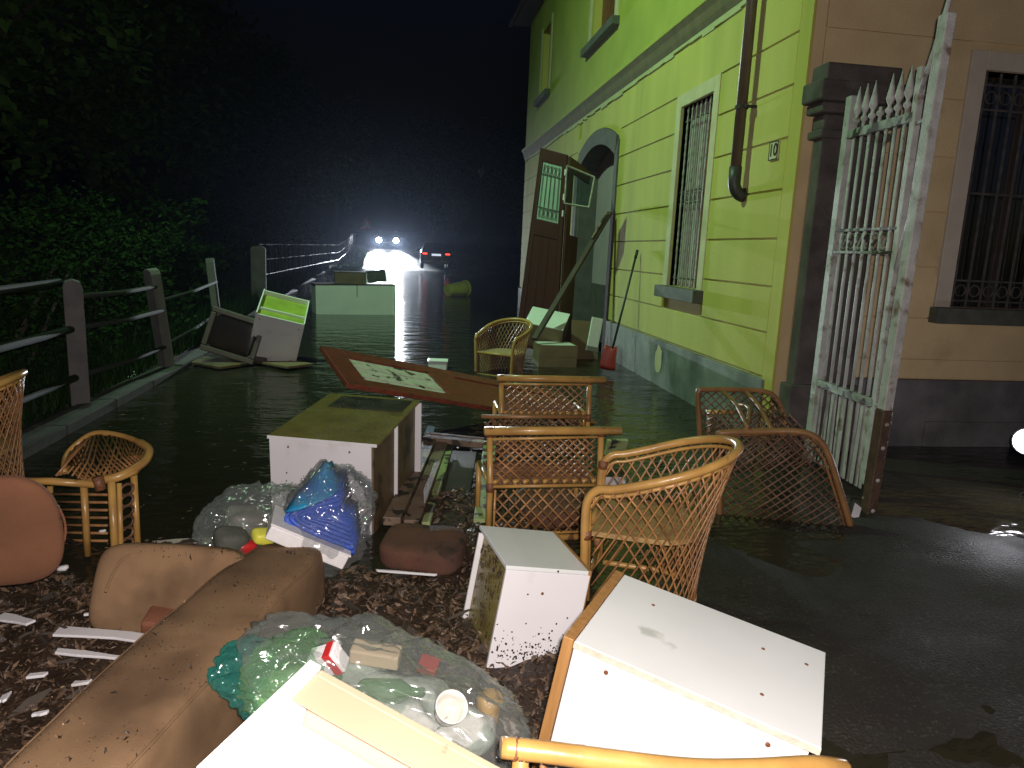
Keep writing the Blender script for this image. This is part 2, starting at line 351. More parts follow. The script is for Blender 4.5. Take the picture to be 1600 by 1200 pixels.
# ------------------------------------------------------------------ ground and water
def sstep(a, b, x):
    t = min(1, max(0, (x - a) / (b - a))); return t*t*(3 - 2*t)
def pile(x, y):
    # debris heap in the left and middle foreground
    e = 3.75 + .25*noise.noise(Vector((x*1.3, 0, 5))) - .5*sstep(-.2, .5, x)
    k = sstep(e, e - .55, y) * sstep(.95, .45, x + .25*noise.noise(Vector((y*2, x, 1))))
    k2 = sstep(5.1, 4.3, y) * sstep(-.25, 0.1, x) * sstep(1.0, .6, x) * .9
    return max(k, k2)
def gz(x, y):
    z = -.16
    z += .172 * sstep(6.3 + .8*noise.noise(Vector((x*.9, 1, 2))), 2.9, y + .5*noise.noise(Vector((x*1.7, y*1.7, 6)))) * sstep(.7, 1.5, x)                     # wet asphalt rising towards the camera
    z += .016 * noise.noise(Vector((x*.7, y*.7, 0))) + .016*noise.noise(Vector((x*2.6, y*3.4, 9))) + .006*noise.noise(Vector((x*9, y*11, 4)))
    z += .03 * sstep(2.4, 3.2, x) * sstep(5.4, 4.6, y)
    z = max(z, -.3)
    k = pile(x, y)
    z = z*(1-k) + k*(.055 + .05*noise.noise(Vector((x*2.3, y*2.3, 4))) + .035*noise.noise(Vector((x*6, y*6, 8))))
    z += 1.5 * sstep(46.5, 62, y) + .10*max(0, y - 62)*.3                  # the road climbs out of the flood
    bx = -2.75 - .05*max(0, y - 10)
    z += (.22*sstep(bx, bx-.15, x) + .35*sstep(bx-.6, bx-2.2, x) + .09*max(0, bx-2.0-x))   # river bank on the left
    return z
xs = [-90,-50,-30,-20,-14,-10,-8,-7,-6,-5,-4.4,-4,-3.6] + [-3.3 + i*.06 for i in range(int(9.4/.06))] + [6.2,6.6,7.2,8,10,14,20,40,90]
ys = [-12,-6,-3,-1.5,-.5] + [0.2 + i*.06 for i in range(int(6.2/.06))] + [6.5 + i*.3 for i in range(12)] + [10.2 + i for i in range(36)] + [46.5 + .8*i for i in range(22)] + [66,70,76,84,95,110,140,200]
gv = [(x, y, gz(x, y)) for y in ys for x in xs]; nx = len(xs)
gf = [(j*nx+i, j*nx+i+1, (j+1)*nx+i+1, (j+1)*nx+i) for j in range(len(ys)-1) for i in range(nx-1)]
me = bpy.data.meshes.new('ground'); me.from_pydata(gv, [], gf); me.materials.append(M['ground']); me.materials.append(M['mud']); me.materials.append(M['bank'])
for p in me.polygons:
    p.use_smooth = True; c = p.center
    if pile(c.x, c.y) > .35: p.material_index = 1
    elif c.x < -2.85 - .05*max(0, c.y-10): p.material_index = 2
struct(link('ground', me, None))
wb = MB(); wb.add([(-60,-8,0),(60,-8,0),(60,60,0),(-60,60,0)], [(0,1,2,3)])
struct(wb.build('flood_water', M['water']))
# kerb stones on the river side, each one a piece
kerb = struct(bpy.data.objects.new('kerb', None)); COL.objects.link(kerb)
kb = MB(); kb.box((-.13, 0, -.3), (.13, .985, .10)); kme = kb.build('kerb_stone', M['kerb'], kerb, bevel=.012); kme.location = (-2.78, 4.0, -.02)
for i in range(1, 17):
    c = kme.copy(); COL.objects.link(c); c.parent = kerb; c.location = (-2.78 - .05*max(0, i-6), 4.0 + i, -.02 + .01*math.sin(i*3))
    c.rotation_euler = (R(random.uniform(-.8,.8)), R(random.uniform(-1.5,1.5)), R(3*(i > 6)))

# ------------------------------------------------------------------ house
WX = 3.2; YC = 5.85; YF = 20.6
house = thing('corner_house', 'lime green and tan corner house with barred windows and an arched doorway', 'house')
W1 = (7.72, 8.66, 1.26, 3.36); DR = (11.38, 13.86, 0.0, 3.45)
UP1 = (11.9, 13.5, 5.25, 6.85); UP2 = (17.5, 18.6, 5.3, 6.85)
def wall_x(name, x, y0, y1, z0, z1, holes, th, m, parent):
    ysl = sorted({y0, y1} | {h[0] for h in holes} | {h[1] for h in holes}); zsl = sorted({z0, z1} | {h[2] for h in holes} | {h[3] for h in holes})
    ysl = [v for v in ysl if y0 <= v <= y1]; zsl = [v for v in zsl if z0 <= v <= z1]
    b = MB()
    for a, c in zip(ysl, ysl[1:]):
        for d, e in zip(zsl, zsl[1:]):
            my, mz = (a+c)/2, (d+e)/2
            if any(h[0] < my < h[1] and h[2] < mz < h[3] for h in holes): continue
            b.box((x, a, d), (x+th, c, e))
    return b.build(name, m, parent)
wall_x('street_wall', WX + .02, YC + .03, YF, -.4, 7.7, [W1, DR, UP1, UP2], .35, M['lime'], house)
wall_x('upper_wall', WX - .012, YC + .004, YF, 4.36, 7.645, [UP1, UP2], .03, M['lime_dim'], house)
# rusticated courses: each plastered course is a plate standing proud, the joints stay recessed
zz = [.575, .975, 1.385, 1.805, 2.225, 2.655, 3.085, 3.505, 4.02]
FR1 = (W1[0]-.14, W1[1]+.16, W1[2]-.01, W1[3]+.13); DRS = (11.22, 14.12, 0, 3.72)
for a, b_ in zip(zz, zz[1:]):
    segs = [(YC + .20, YF)]
    for h in (FR1, DRS):
        if h[2] < b_ - .02 and h[3] > a + .02:
            ns = []
            for s0, s1 in segs:
                if h[0] > s0 and h[1] < s1: ns += [(s0, h[0]), (h[1], s1)]
                else: ns.append((s0, s1))
            segs = ns
    for s0, s1 in segs:
        MB().box((WX, s0, a + .009), (WX + .021, s1, b_ - .009)).build('plaster_course', M['lime'], house, bevel=.004)
MB().box((WX - .006, YC - .006, .0), (WX + .021, YC + .185, 7.6)).build('corner_strip', M['lime'], house, bevel=.004)
# spandrel over the arch and the arched stone surround
YM = (11.38 + 13.86)/2
def arch(y, spring=3.14, rise=.30, half=1.24): 
    t = (y - YM)/half; return spring + rise*(1 - t*t)
sp = MB(); n = 20
for i in range(n):
    y0 = 11.38 + (13.86-11.38)*i/n; y1 = 11.38 + (13.86-11.38)*(i+1)/n
    sp.prism([(WX+.025, y0, arch(y0)), (WX+.025, y1, arch(y1)), (WX+.025, y1, 3.46), (WX+.025, y0, 3.46)], (.3, 0, 0))
sp.build('arch_spandrel', M['surround'], house)
fill = MB(); n = 24
for i in range(n):
    y0 = 11.22 + (14.12-11.22)*i/n; y1 = 11.22 + (14.12-11.22)*(i+1)/n
    fill.prism([(WX, y0, min(arch(y0, 3.36, .34, 1.45), 3.72)), (WX, y1, min(arch(y1, 3.36, .34, 1.45), 3.72)), (WX, y1, 3.73), (WX, y0, 3.73)], (.021, 0, 0))
fill.build('plaster_over_arch', M['lime'], house)
sr = MB(); n = 24; ring = []
for i in range(n+1):
    y = 11.22 + (14.12-11.22)*i/n; ring.append((y, arch(y, 3.36, .33, 1.45)))
for i in range(n):
    (ya, za), (yb, zb) = ring[i], ring[i+1]
    ia = max(11.38, min(13.86, ya)); ib = max(11.38, min(13.86, yb))
    if ib - ia < 1e-4: continue
    sr.prism([(WX-.03, ya, za), (WX-.03, yb, zb), (WX-.03, ib, arch(ib)), (WX-.03, ia, arch(ia))], (.054, 0, 0))
sr.box((WX-.03, 11.22, -.3), (WX+.024, 11.378, 3.15)); sr.box((WX-.03, 13.862, -.3), (WX+.024, 14.12, 3.15))
sr.prism([(WX-.03, 11.22, 3.15), (WX-.03, 11.22, 3.36), (WX-.03, 11.38, arch(11.38)+.001), (WX-.03, 11.378, 3.15)], (.054, 0, 0))
sr.build('door_surround', M['surround'], house)
# recessed porch behind the doorway
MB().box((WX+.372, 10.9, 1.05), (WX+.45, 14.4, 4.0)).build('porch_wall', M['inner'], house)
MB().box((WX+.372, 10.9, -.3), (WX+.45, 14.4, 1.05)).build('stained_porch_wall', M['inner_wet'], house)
MB().box((WX+.0215, 13.846, -.3), (WX+.3715, 13.859, 3.2)).build('jamb_lining', M['surround'], house)
MB().box((WX+.0215, 11.381, -.3), (WX+.3715, 11.394, 3.2)).build('jamb_lining', M['surround'], house)
# plinth, string course, flaking band
MB().box((WX-.035, YC+.13, -.4), (WX+.02, 11.20, .56)).box((WX-.035, 14.14, -.4), (WX+.02, YF, .56)).build('plinth', M['plinth'], house, bevel=.006)
pb = MB(); pts = []
for k in range(15):
    a = 2*math.pi*k/15; q = 1 + .35*noise.noise(Vector((math.cos(a)*2, math.sin(a)*2, 3)))
    pts.append(Vector((WX-.039, 8.66 + .12*q*math.cos(a), .33 + .17*q*math.sin(a))))
pb.prism(pts, (.004, 0, 0)).build('plaster_patch', M['cream_trim'], house)
MB().box((WX-.11, YC-.05, 4.30), (WX+.02, YF+.05, 4.36)).build('string_course', M['lime_dim'], house, bevel=.01)
cv = MB(); cv.prism([(WX-.10, YC-.045, 4.298), (WX+.02, YC-.045, 4.298), (WX+.02, YC-.045, 4.10), (WX-.010, YC-.045, 4.10), (WX-.04, YC-.045, 4.16), (WX-.06, YC-.045, 4.24)], (0, YF-YC+.09, 0)); cv.build('cove_moulding', M['cove'], house)
fb = MB(); y = YC + .02; 
while y < YF:
    y2 = min(YF, y + random.uniform(.12, .5)); d = random.uniform(.03, .085)
    fb.box((WX-.006, y, 4.098-d), (WX+.02, y2, 4.098)); y = y2
fb.build('flaking_band', M['peel'], house)
# roof and eave
MB().box((WX-.42, YC-.4, 7.65), (WX+6.5, YF+.4, 7.77)).build('eave', M['pipe_dark'], house)
MB().prism([(WX-.45, YC-.4, 7.77), (WX+6.5, YC-.4, 7.77), (WX+3.2, YC-.4, 9.3)], (0, YF-YC+.8, 0)).build('roof', M['roof'], house)
MB().tube([(WX-.5, YC-.4, 7.68), (WX-.5, YF+.45, 7.68)], .075, 10).build('gutter', M['gutter'], house, smooth=True)
# gable side facade, facing the camera
def wall_y(name, y, x0, x1, z0, z1, holes, th, m, parent):
    xl = sorted({x0, x1} | {h[0] for h in holes} | {h[1] for h in holes}); zl = sorted({z0, z1} | {h[2] for h in holes} | {h[3] for h in holes})
    b = MB()
    for a, c in zip(xl, xl[1:]):
        for d, e in zip(zl, zl[1:]):
            mx, mz = (a+c)/2, (d+e)/2
            if any(h[0] < mx < h[1] and h[2] < mz < h[3] for h in holes): continue
            b.box((a, y, d), (c, y+th, e))
    return b.build(name, m, parent)
q0 = aty(1549, 110, YC); q1 = aty(1480, 480, YC)
WB = (min(q0.x, q1.x) + .02, min(q0.x, q1.x) + 1.15, q1.z, q0.z)
wall_y('side_wall', YC + .02, WX + .022, WX + 9, -.4, 7.7, [WB], .32, M['tan'], house)
FRB = (WB[0]-.16, WB[1]+.16, WB[2], WB[3]+.17)
zb = [.62, .80, 1.17, 1.62, 2.09, 2.55, 3.02, 3.49, 3.96, 4.43]
for a, b_ in zip(zb, zb[1:]):
    segs = [(WX + .13, WX + 9)]
    if FRB[2] < b_-.02 and FRB[3] > a+.02: segs = [(WX + .13, FRB[0]), (FRB[1], WX + 9)]
    for s0, s1 in segs: MB().box((s0, YC, a+.005), (s1, YC+.021, b_-.005)).build('plaster_course', M['tan'], house, bevel=.003)
MB().box((WX-.004, YC-.004, .45), (WX + .12, YC + .021, 7.6)).build('corner_strip', M['tan'], house, bevel=.004)
MB().box((WX+.2, YC-.05, -.4), (WX+9, YC+.019, .615)).build('plinth', M['plinth2'], house, bevel=.006)
MB().box((WX+1.5, YC-.075, .0), (WX+9, YC-.051, .235)).build('plinth_ledge', M['plinth2'], house, bevel=.004)

def lattice_flat(b, o, u, v, W_, H_, step, r, ang=1.0, clip=None, lift=None):
    # two families of straight canes across a W_ x H_ rectangle spanned by unit vectors u, v
    nrm = u.cross(v).normalized()
    for fam, sgn in ((0, 1), (1, -1)):
        c = -H_*ang
        while c < W_ + H_*ang:
            # line x = c + sgn*ang*y (family 0) for y in 0..H_
            ptsl = []
            y0, y1 = 0.0, H_
            x0 = c + (0 if sgn > 0 else H_*ang)
            f = lambda yy: x0 + sgn*ang*yy
            ya, yb = y0, y1
            # clip against 0..W_
            ta = sorted([(0 - x0)/(sgn*ang), (W_ - x0)/(sgn*ang)])
            ya = max(ya, ta[0]); yb = min(yb, ta[1])
            if yb - ya > .02:
                wob = random.uniform(-.006, .006)
                p0 = o + u*(f(ya)) + v*ya + nrm*(r*(1 if fam else -1)); p1 = o + u*(f(yb)+wob) + v*yb + nrm*(r*(1 if fam else -1))
                b.tube([p0, (p0+p1)/2 + nrm*random.uniform(-.004,.004), p1], r, 5)
            c += step
    return b

def barred_window(parent, kind, o, u, W_, H_, nrm, deep, panel_fn, frame_m, bar_m):
    # o lower-left of the opening on the wall face, u along the wall, nrm out of the wall
    up = Vector((0, 0, 1)); win = bpy.data.objects.new('barred_window', None); COL.objects.link(win); win.parent = parent
    def rb(u0, u1, z0, z1, d0, d1):
        b = MB(); p = [o + u*a + up*c + nrm*d for d in (d0, d1) for c in (z0, z1) for a in (u0, u1)]
        b.add(p, [(0,1,3,2),(4,6,7,5),(0,4,5,1),(2,3,7,6),(0,2,6,4),(1,5,7,3)]); return b
    t = .15
    rb(-t, -.001, 0, H_+t, -.03, .012).build('frame', frame_m, win, bevel=.004)
    rb(W_+.001, W_+t, 0, H_+t, -.03, .012).build('frame', frame_m, win, bevel=.004)
    rb(-.001, W_+.001, H_+.001, H_+t, -.03, .012).build('frame', frame_m, win, bevel=.004)
    for a, c in ((-.02, .0), (W_, W_+.02)): rb(a, c, 0, H_, -deep, -.03).build('reveal', frame_m, win)
    rb(-.02, W_+.02, H_, H_+.02, -deep, -.03).build('reveal', frame_m, win)
    rb(-t-.04, W_+t-.02, -.14, -.001, -.20, .12).build('sill', M['sill'], win, bevel=.006)
    panel_fn(rb, win, deep)
    return win, rb
# barred window beside the downpipe
def pan1(rb, win, deep):
    rb(0, .45, 0, 2.1, -deep-.02, -deep).build('shutter', M['shutter'], win)
    b = MB()
    for k in range(18):
        x0 = .46 + k*.027
        b.add([], [])
        bb = rb(x0, x0+.024, 0, 2.1, -deep - .02 - .01*(k % 2), -deep+.01-.012*(k % 2)); b.add(bb.v, bb.f)
    b.build('curtain', M['curtain'], win)
    rb(.0, .94, 0, 2.1, -deep-.16, -deep-.15).build('dark_room', M['black'], win)
    for z in (.10, .98, 1.12, 1.94): rb(.0, .94, z-.010, z+.010, -.075, -.060).build('cross_bar', M['iron'], win)
    for k in range(7):
        x0 = .085 + k*.128
        o_ = Vector((WX, W1[0], W1[2])); b = MB()
        base = o_ + Vector((.055, x0, 0))
        b.tube([base + Vector((0,0,z)) for z in [i*.021 for i in range(0, 101)]], [.0115 + .0025*math.sin(i*1.3) for i in range(101)], 5)
        b.build('bar', M['iron_white'], win, smooth=True)
    s = MB()
    for k in range(6):
        c = Vector((WX+.055, W1[0] + .149 + k*.128, W1[2]+1.05)); MB().tube([c + Vector((0, .045*math.cos(a), .045*math.sin(a))) for a in [i*math.pi/5 for i in range(10)]], .006, 5, True).build('scroll', M['iron'], win)
barred_window(house, 0, Vector((WX, W1[0], W1[2])), Vector((0,1,0)), W1[1]-W1[0], W1[3]-W1[2], Vector((-1,0,0)), .15, pan1, M['cream_trim'], M['iron'])
# barred window of the side facade
HB = WB[3]-WB[2]; WW = WB[1]-WB[0]
def pan2(rb, win, deep):
    b = MB()
    for k in range(26):
        x0 = k*WW/26; dd = .03*math.sin(k*1.9)
        bb = rb(x0, x0 + WW/26 + .002, 0, HB, -deep-.06+dd, -deep-.045+dd); b.add(bb.v, bb.f)
    b.build('curtain', M['curtain_dark'], win)
    rb(0, WW, 0, HB, -deep, -deep+.006).build('pane', M['pane'], win)
    for a, c in ((0, .05), (WW/2-.03, WW/2+.03), (WW-.05, WW)): rb(a, c, 0, HB, -deep-.02, -deep+.02).build('sash', M['darkwood'], win)
    rb(0, WW, 0, HB, -deep-.4, -deep-.39).build('dark_room', M['black'], win)
    for z in (.06, .24, HB*.5, HB-.30, HB-.10): rb(0, WW, z-.008, z+.008, -.075, -.063).build('cross_bar', M['iron'], win)
    nb = 8
    for k in range(nb):
        x0 = (k+.5)*WW/nb; rb(x0-.008, x0+.008, 0, HB, -.076, -.060).build('bar', M['iron'], win)
    s = MB()
    for k in range(nb-1):
        for zc in (.15, HB-.20):
            c = Vector((WB[0] + (k+1)*WW/nb, YC+.068, WB[2]+zc)); MB().tube([c + Vector((.05*math.cos(a), 0, .05*math.sin(a))) for a in [i*math.pi/6 for i in range(12)]], .006, 5, True).build('scroll', M['iron'], win)
barred_window(house, 1, Vector((WB[0], YC, WB[2])), Vector((1,0,0)), WW, HB, Vector((0,-1,0)), .20, pan2, M['tan_trim'], M['iron'])
# upstairs windows
for (y0, y1, z0, z1) in (UP1, UP2):
    win = bpy.data.objects.new('upstairs_window', None); COL.objects.link(win); win.parent = house
    MB().box((WX-.03, y0-.16, z0), (WX-.013, y0-.001, z1+.1)).build('frame', M['cream_trim'], win)
    MB().box((WX-.03, y1+.001, z0), (WX-.013, y1+.16, z1+.1)).build('frame', M['cream_trim'], win)
    MB().box((WX-.14, y0-.24, z0-.13), (WX+.1, y1+.24, z0-.002)).build('sill', M['sill'], win, bevel=.006)
    MB().box((WX+.16, y0-.02, z0), (WX+.19, (y0+y1)/2-.03, z1)).build('shutter', M['cream_trim'], win)
    MB().box((WX+.16, (y0+y1)/2+.03, z0), (WX+.19, y1+.02, z1)).build('shutter', M['shutter'], win)
    MB().box((WX+.3, y0-.02, z0), (WX+.32, y1+.02, z1)).build('dark_room', M['black'], win)
# downpipe with elbow, clamp
yp = 6.78; pp = MB(); pp.tube([(WX-.11, yp, 2.42), (WX-.11, yp, 7.64)], .052, 14); dp = pp.build('downpipe', M['pipe'], house, smooth=True)
el = [(WX-.11, yp, 2.48), (WX-.11, yp, 2.36)] + [(WX-.11+.13*(1-math.cos(a)), yp, 2.34-.13*math.sin(a)) for a in [i*math.pi/16 for i in range(0, 8)]]
MB().tube(el, .06, 14).build('elbow', M['pipe_dark'], dp, smooth=True)
MB().tube([(WX+.03, yp, 2.225), (WX-.02, yp, 2.225)], .066, 14).build('collar', M['pipe_dark'], dp)
for z in (3.02, 4.9): MB().lathe([(.056,-.015),(.062,-.015),(.062,.015),(.056,.015)], 14, Matrix.Translation((WX-.11, yp, z))).box((WX-.11, yp-.09, z-.012), (WX, yp-.06, z+.012)).build('clamp', M['gutter'], dp)
# house number
pl = MB().box((WX-.016, 6.17, 2.49), (WX-.001, 6.33, 2.65)).build('number_plate', M['plate'], house, bevel=.004)
bd = MB()
for (a, c, d, e) in ((6.17,6.33,2.49,2.498),(6.17,6.33,2.642,2.65),(6.17,6.178,2.498,2.642),(6.322,6.33,2.498,2.642)): bd.box((WX-.019, a, d), (WX-.0165, c, e))
bd.build('border', M['black'], pl)
cu = bpy.data.curves.new('number', 'FONT'); cu.body = '10'; cu.size = .15; cu.align_x = 'CENTER'; cu.align_y = 'CENTER'; cu.extrude = .001; cu.offset = .002
tmp = bpy.data.objects.new('number_curve', cu); COL.objects.link(tmp); bpy.context.view_layer.update()
nme = bpy.data.meshes.new_from_object(tmp.evaluated_get(bpy.context.evaluated_depsgraph_get())); bpy.data.objects.remove(tmp); nme.materials.clear()
no = link('number', nme, M['black'], pl)
no.matrix_local = Matrix.Translation((WX-.0185, 6.25, 2.57)) @ Matrix(((0,0,-1,0),(-1,0,0,0),(0,1,0,0),(0,0,0,1)))

# ------------------------------------------------------------------ stone gate pillar
PX0, PX1, PY0 = 3.29, 3.84, 5.66
pil = thing('gate_pillar', 'dark stained stone gate pillar with moulded cap at the house corner', 'pillar')
MB().box((PX0, PY0, -.4), (PX1, YC-.06, 2.64)).build('shaft', M['stone'], pil, bevel=.012)
MB().box((PX0-.05, PY0-.05, -.4), (PX1+.05, YC-.055, .58)).build('base', M['stone'], pil, bevel=.012)
def slab(e, z0, z1, nm):
    MB().box((PX0-e, PY0-e, z0), (PX1+e, YC-.007, z1)).build(nm, M['stone'], pil, bevel=.018)
slab(.035, 2.60, 2.67, 'neck_moulding'); slab(.004, 2.67, 2.79, 'frieze'); slab(.07, 2.79, 2.87, 'cap_moulding'); slab(.12, 2.87, 3.03, 'cap_slab'); slab(.05, 3.03, 3.17, 'cap_block')

# ------------------------------------------------------------------ iron gate
gate = thing('iron_gate', 'open white iron gate with spear tips and flaking paint beside the stone pillar', 'gate')
GA = aty(1297, 430, 5.25); GB = aty(1402, 430, 4.40)
def gp(t, z, lean=True):
    # t along the leaf (0 hinge, 1 free end)
    p = GA.lerp(GB, t); return Vector((p.x, p.y, z))
ZB = aty(1277, 597, 5.25).z; ZT = aty(1335, 213, 5.25).z
def bar_between(p, q, wd, th):
    d = (q-p).normalized(); side = (GB-GA); side.z = 0; side.normalize(); nn = d.cross(side).normalized(); side = nn.cross(d).normalized()
    b = MB(); vs = []
    for e in (p, q):
        for s, t in ((-1,-1),(1,-1),(1,1),(-1,1)): vs.append(e + side*(s*wd/2) + nn*(t*th/2))
    b.add(vs, [(0,3,2,1),(4,5,6,7),(0,1,5,4),(1,2,6,5),(2,3,7,6),(3,0,4,7)]); return b
bar_between(gp(0, .02), gp(0, ZT+.28), .075, .05).build('hinge_stile', M['gate'], gate, bevel=.004)
bar_between(gp(.955, .1), gp(.955, ZT+.30), .05, .045).build('closing_stile', M['gate'], gate, bevel=.004)
for z, th, m_ in ((ZT, .062, 'gate_dark'), (ZB, .06, 'gate_dark'), (ZT-.70, .022, 'gate_dark'), (ZT-.86, .022, 'gate_dark')):
    side = (GB-GA).normalized(); b = MB(); p = gp(0.03, z); q = gp(.95, z); nn = side.cross(Vector((0,0,1))).normalized()
    vs = []
    for e in (p, q):
        for s, t in ((-1,-1),(1,-1),(1,1),(-1,1)): vs.append(e + nn*(s*.024) + Vector((0,0,t*th/2)))
    b.add(vs, [(0,3,2,1),(4,5,6,7),(0,1,5,4),(1,2,6,5),(2,3,7,6),(3,0,4,7)]); b.build('cross_rail', M[m_], gate, bevel=.004)
for k in range(7):
    t = .12 + k*.118
    b = MB(); b.tube([gp(t, .06), gp(t, ZT+.06)], .0125, 6); br = b.build('bar', M['gate'], gate, smooth=True)
    tip = [(.012,0),(.012,.03),(.026,.045),(.026,.06),(.012,.075),(.013,.09),(.026,.115),(.030,.13),(.020,.19),(.003,.29)]
    if k == 3: tip = tip[:6] + [(.004,.095)]
    MB().lathe(tip, 8, Matrix.Translation(gp(t, ZT+.04))).build('spear_tip', M['gate'], br, smooth=True)
orn = MB()
for k in range(6):
    t = .175 + k*.118
    c = gp(t, ZT-.78); sd = (GB-GA).normalized()
    orn.tube([c + sd*(.045*math.cos(a)) + Vector((0,0,.055*math.sin(a))) for a in [i*math.pi/6 for i in range(12)]], .009, 5, True)
    orn.tube([c + sd*(-.04) + Vector((0,0,-.06)), c + sd*.04 + Vector((0,0,.06))], .008, 5)
orn.build('scroll_band', M['gate_dark'], gate)
for k in range(14):
    t = .07 + k*.063 + random.uniform(-.01,.01); d = random.uniform(-.03,.03)
    bar_between(gp(t, .05), gp(min(.94, max(.04, t+d)), ZB-.04), random.uniform(.014,.035), .008).build('lower_slat', M['gate'], gate)
# heavy slamming post of the gate with its braces and rusty foot
PT = aty(1481, 22, 4.15); PBt = aty(1382, 640, 4.15); 
dirp = (PBt-PT).normalized(); foot = PT + dirp*((PT.z+.05)/-dirp.z)
mid = PT.lerp(PBt, 1.0)
bar_between(PT, mid, .085, .06).build('post', M['gate'], gate, bevel=.006)
bar_between(mid - Vector((0,0,.001)), foot, .09, .065).build('rusty_post_foot', M['rust'], gate, bevel=.006)
for z0, z1 in ((ZT+.12, ZT+.62), (ZT-1.02, ZT-.30)):
    a = gp(.955, z0); f = (PT.z - z1)/(PT.z-PBt.z); bpt = PT.lerp(PBt, f)
    MB().tube([a, a.lerp(bpt, .5)+Vector((0,0,-.03)), bpt], .016, 6).build('brace', M['gate'], gate, smooth=True)
for z in (ZB, 1.2, ZT-.05):
    a = gp(.955, z); f = (PT.z - z)/(PT.z-PBt.z); bpt = PT.lerp(PBt, min(f, 1.0)); MB().tube([a, bpt], .012, 6).build('hinge_strap', M['gate_dark'], gate)
for f in (.12, .33, .62, .9):
    c = mid.lerp(foot, f) + Vector((-.0, -.04, 0)); MB().lathe([(.017,-.01),(.014,.008),(.004,.014)], 8, Matrix.Translation(c) @ Matrix.Rotation(R(90),4,'X')).build('bolt', M['gate'], gate)

# ------------------------------------------------------------------ wooden door torn off its hinges, folded, leaning by the doorway
dr = thing('torn_off_door', 'dark brown folding wooden door with glazed grille leaning by the arched doorway', 'door')
def quad_frame(tl, tr, bl):
    u = (tr-tl); v = (tl-bl); return bl, u, v
d_tl = aty(846, 231, 11.2); d_tr = aty(887, 242, 10.75); bl = aty(806, 540, 11.3); br_ = aty(868, 552, 10.8)
d_r2 = aty(921, 268, 11.15); br2 = aty(900, 540, 11.2)
def leaf(tl, tr, bl, br, th=.045):
    nrm = (tr-tl).cross(tl-bl).normalized()
    def pt(a, c, d=0): return (bl.lerp(br, a)).lerp(tl.lerp(tr, a), c) + nrm*d
    def pb(a0, a1, c0, c1, d0, d1):
        b = MB(); p = [pt(a, c, d) for d in (d0, d1) for c in (c0, c1) for a in (a0, a1)]
        b.add(p, [(0,1,3,2),(4,6,7,5),(0,4,5,1),(2,3,7,6),(0,2,6,4),(1,5,7,3)]); return b
    return pt, pb
pt, pb_ = leaf(d_tl, d_tr, bl, br_)
for a in ((0,.14,0,1),(.86,1,0,1),(.141,.859,.94,1),(.141,.859,.58,.66),(.141,.859,0,.1)): pb_(*a, -.02, .025).build('door_rail', M['door'], dr, bevel=.004)
for k in range(3): pb_(.141+k*.2395, .141+(k+1)*.2395-.008, .10, .58, -.012, .012).build('door_board', M['door'], dr)
gl = pb_(.141, .859, .66, .94, -.004, .002).build('pane', mat('wired_pane', (.32,.42,.33), .35, (.25,.34,.27), 4, .5), dr)
for k in range(5): 
    a = .22 + k*.14; MB().tube([pt(a, .67, .02), pt(a, .93, .02)], .006, 5).build('grille_bar', M['iron'], dr)
for c in (.72, .88): MB().tube([pt(.15, c, .02), pt(.85, c, .02)], .006, 5).build('grille_bar', M['iron'], dr)
sc_ = MB()
for c in (.695, .905):
    for k in range(4):
        sc_.tube([pt(.29+k*.14+.055*math.cos(q), c+.02*math.sin(q), .02) for q in [i*math.pi/5 for i in range(10)]], .005, 4, True)
sc_.build('grille_ring', M['iron'], dr)
for c in (.70, .78, .90): MB().tube([pt(1.0, c, .03), pt(1.0, c+.03, .03)], .014, 6).build('hinge', M['signwhite'], dr)
pt2, pb2 = leaf(d_tr + Vector((.03,0,-.02)), d_r2, br_ + Vector((.03,0,0)), br2)
for a in ((0,.2,0,1),(.201,1,.93,1),(.201,.62,0,.62)): pb2(*a, -.02, .02).build('folded_leaf_rail', M['door'], dr, bevel=.004)
c0, c1, c2, c3 = aty(886, 259, 10.5), aty(929, 277, 10.35), aty(920, 324, 10.35), aty(882, 318, 10.5)
cs = MB()
for a, b_ in ((c0,c1),(c1,c2),(c2,c3),(c3,c0)): cs.tube([a, b_], .014, 4)
cs.build('casement_frame', M['iron_white'], dr)
cg = MB(); cg.prism([c0,c1,c2,c3], (0,.004,0)); cg.build('casement_pane', glass('casement_glass', (.8,.88,.82), .35), dr)

# long timber leaning across the doorway, thin lath on it
bm_ = thing('leaning_timber', 'long brown timber leaning diagonally across the arched doorway', 'timber')
tA = aty(953, 332, 11.1); tB = aty(835, 530, 9.95)
def beam(p, q, wd, th, up=Vector((0,0,1))):
    d = (q-p).normalized(); s = d.cross(up).normalized(); n_ = s.cross(d); b = MB(); vs = []
    for e in (p, q):
        for a, c in ((-1,-1),(1,-1),(1,1),(-1,1)): vs.append(e + s*(a*wd/2) + n_*(c*th/2))
    return b.add(vs, [(0,3,2,1),(4,5,6,7),(0,1,5,4),(1,2,6,5),(2,3,7,6),(3,0,4,7)])
beam(tA, tB, .085, .045).build('beam', mat('dark_wet_timber', (.075,.046,.034), .7, (.045,.03,.024), 8, .5, .4, 60), bm_, bevel=.004)
beam(tA + (tB-tA)*.02 + Vector((-.04,-.05,.03)), tA + (tB-tA)*.22 + Vector((-.05,-.05,.0)), .03, .02).build('split_lath', M['plank'], bm_)

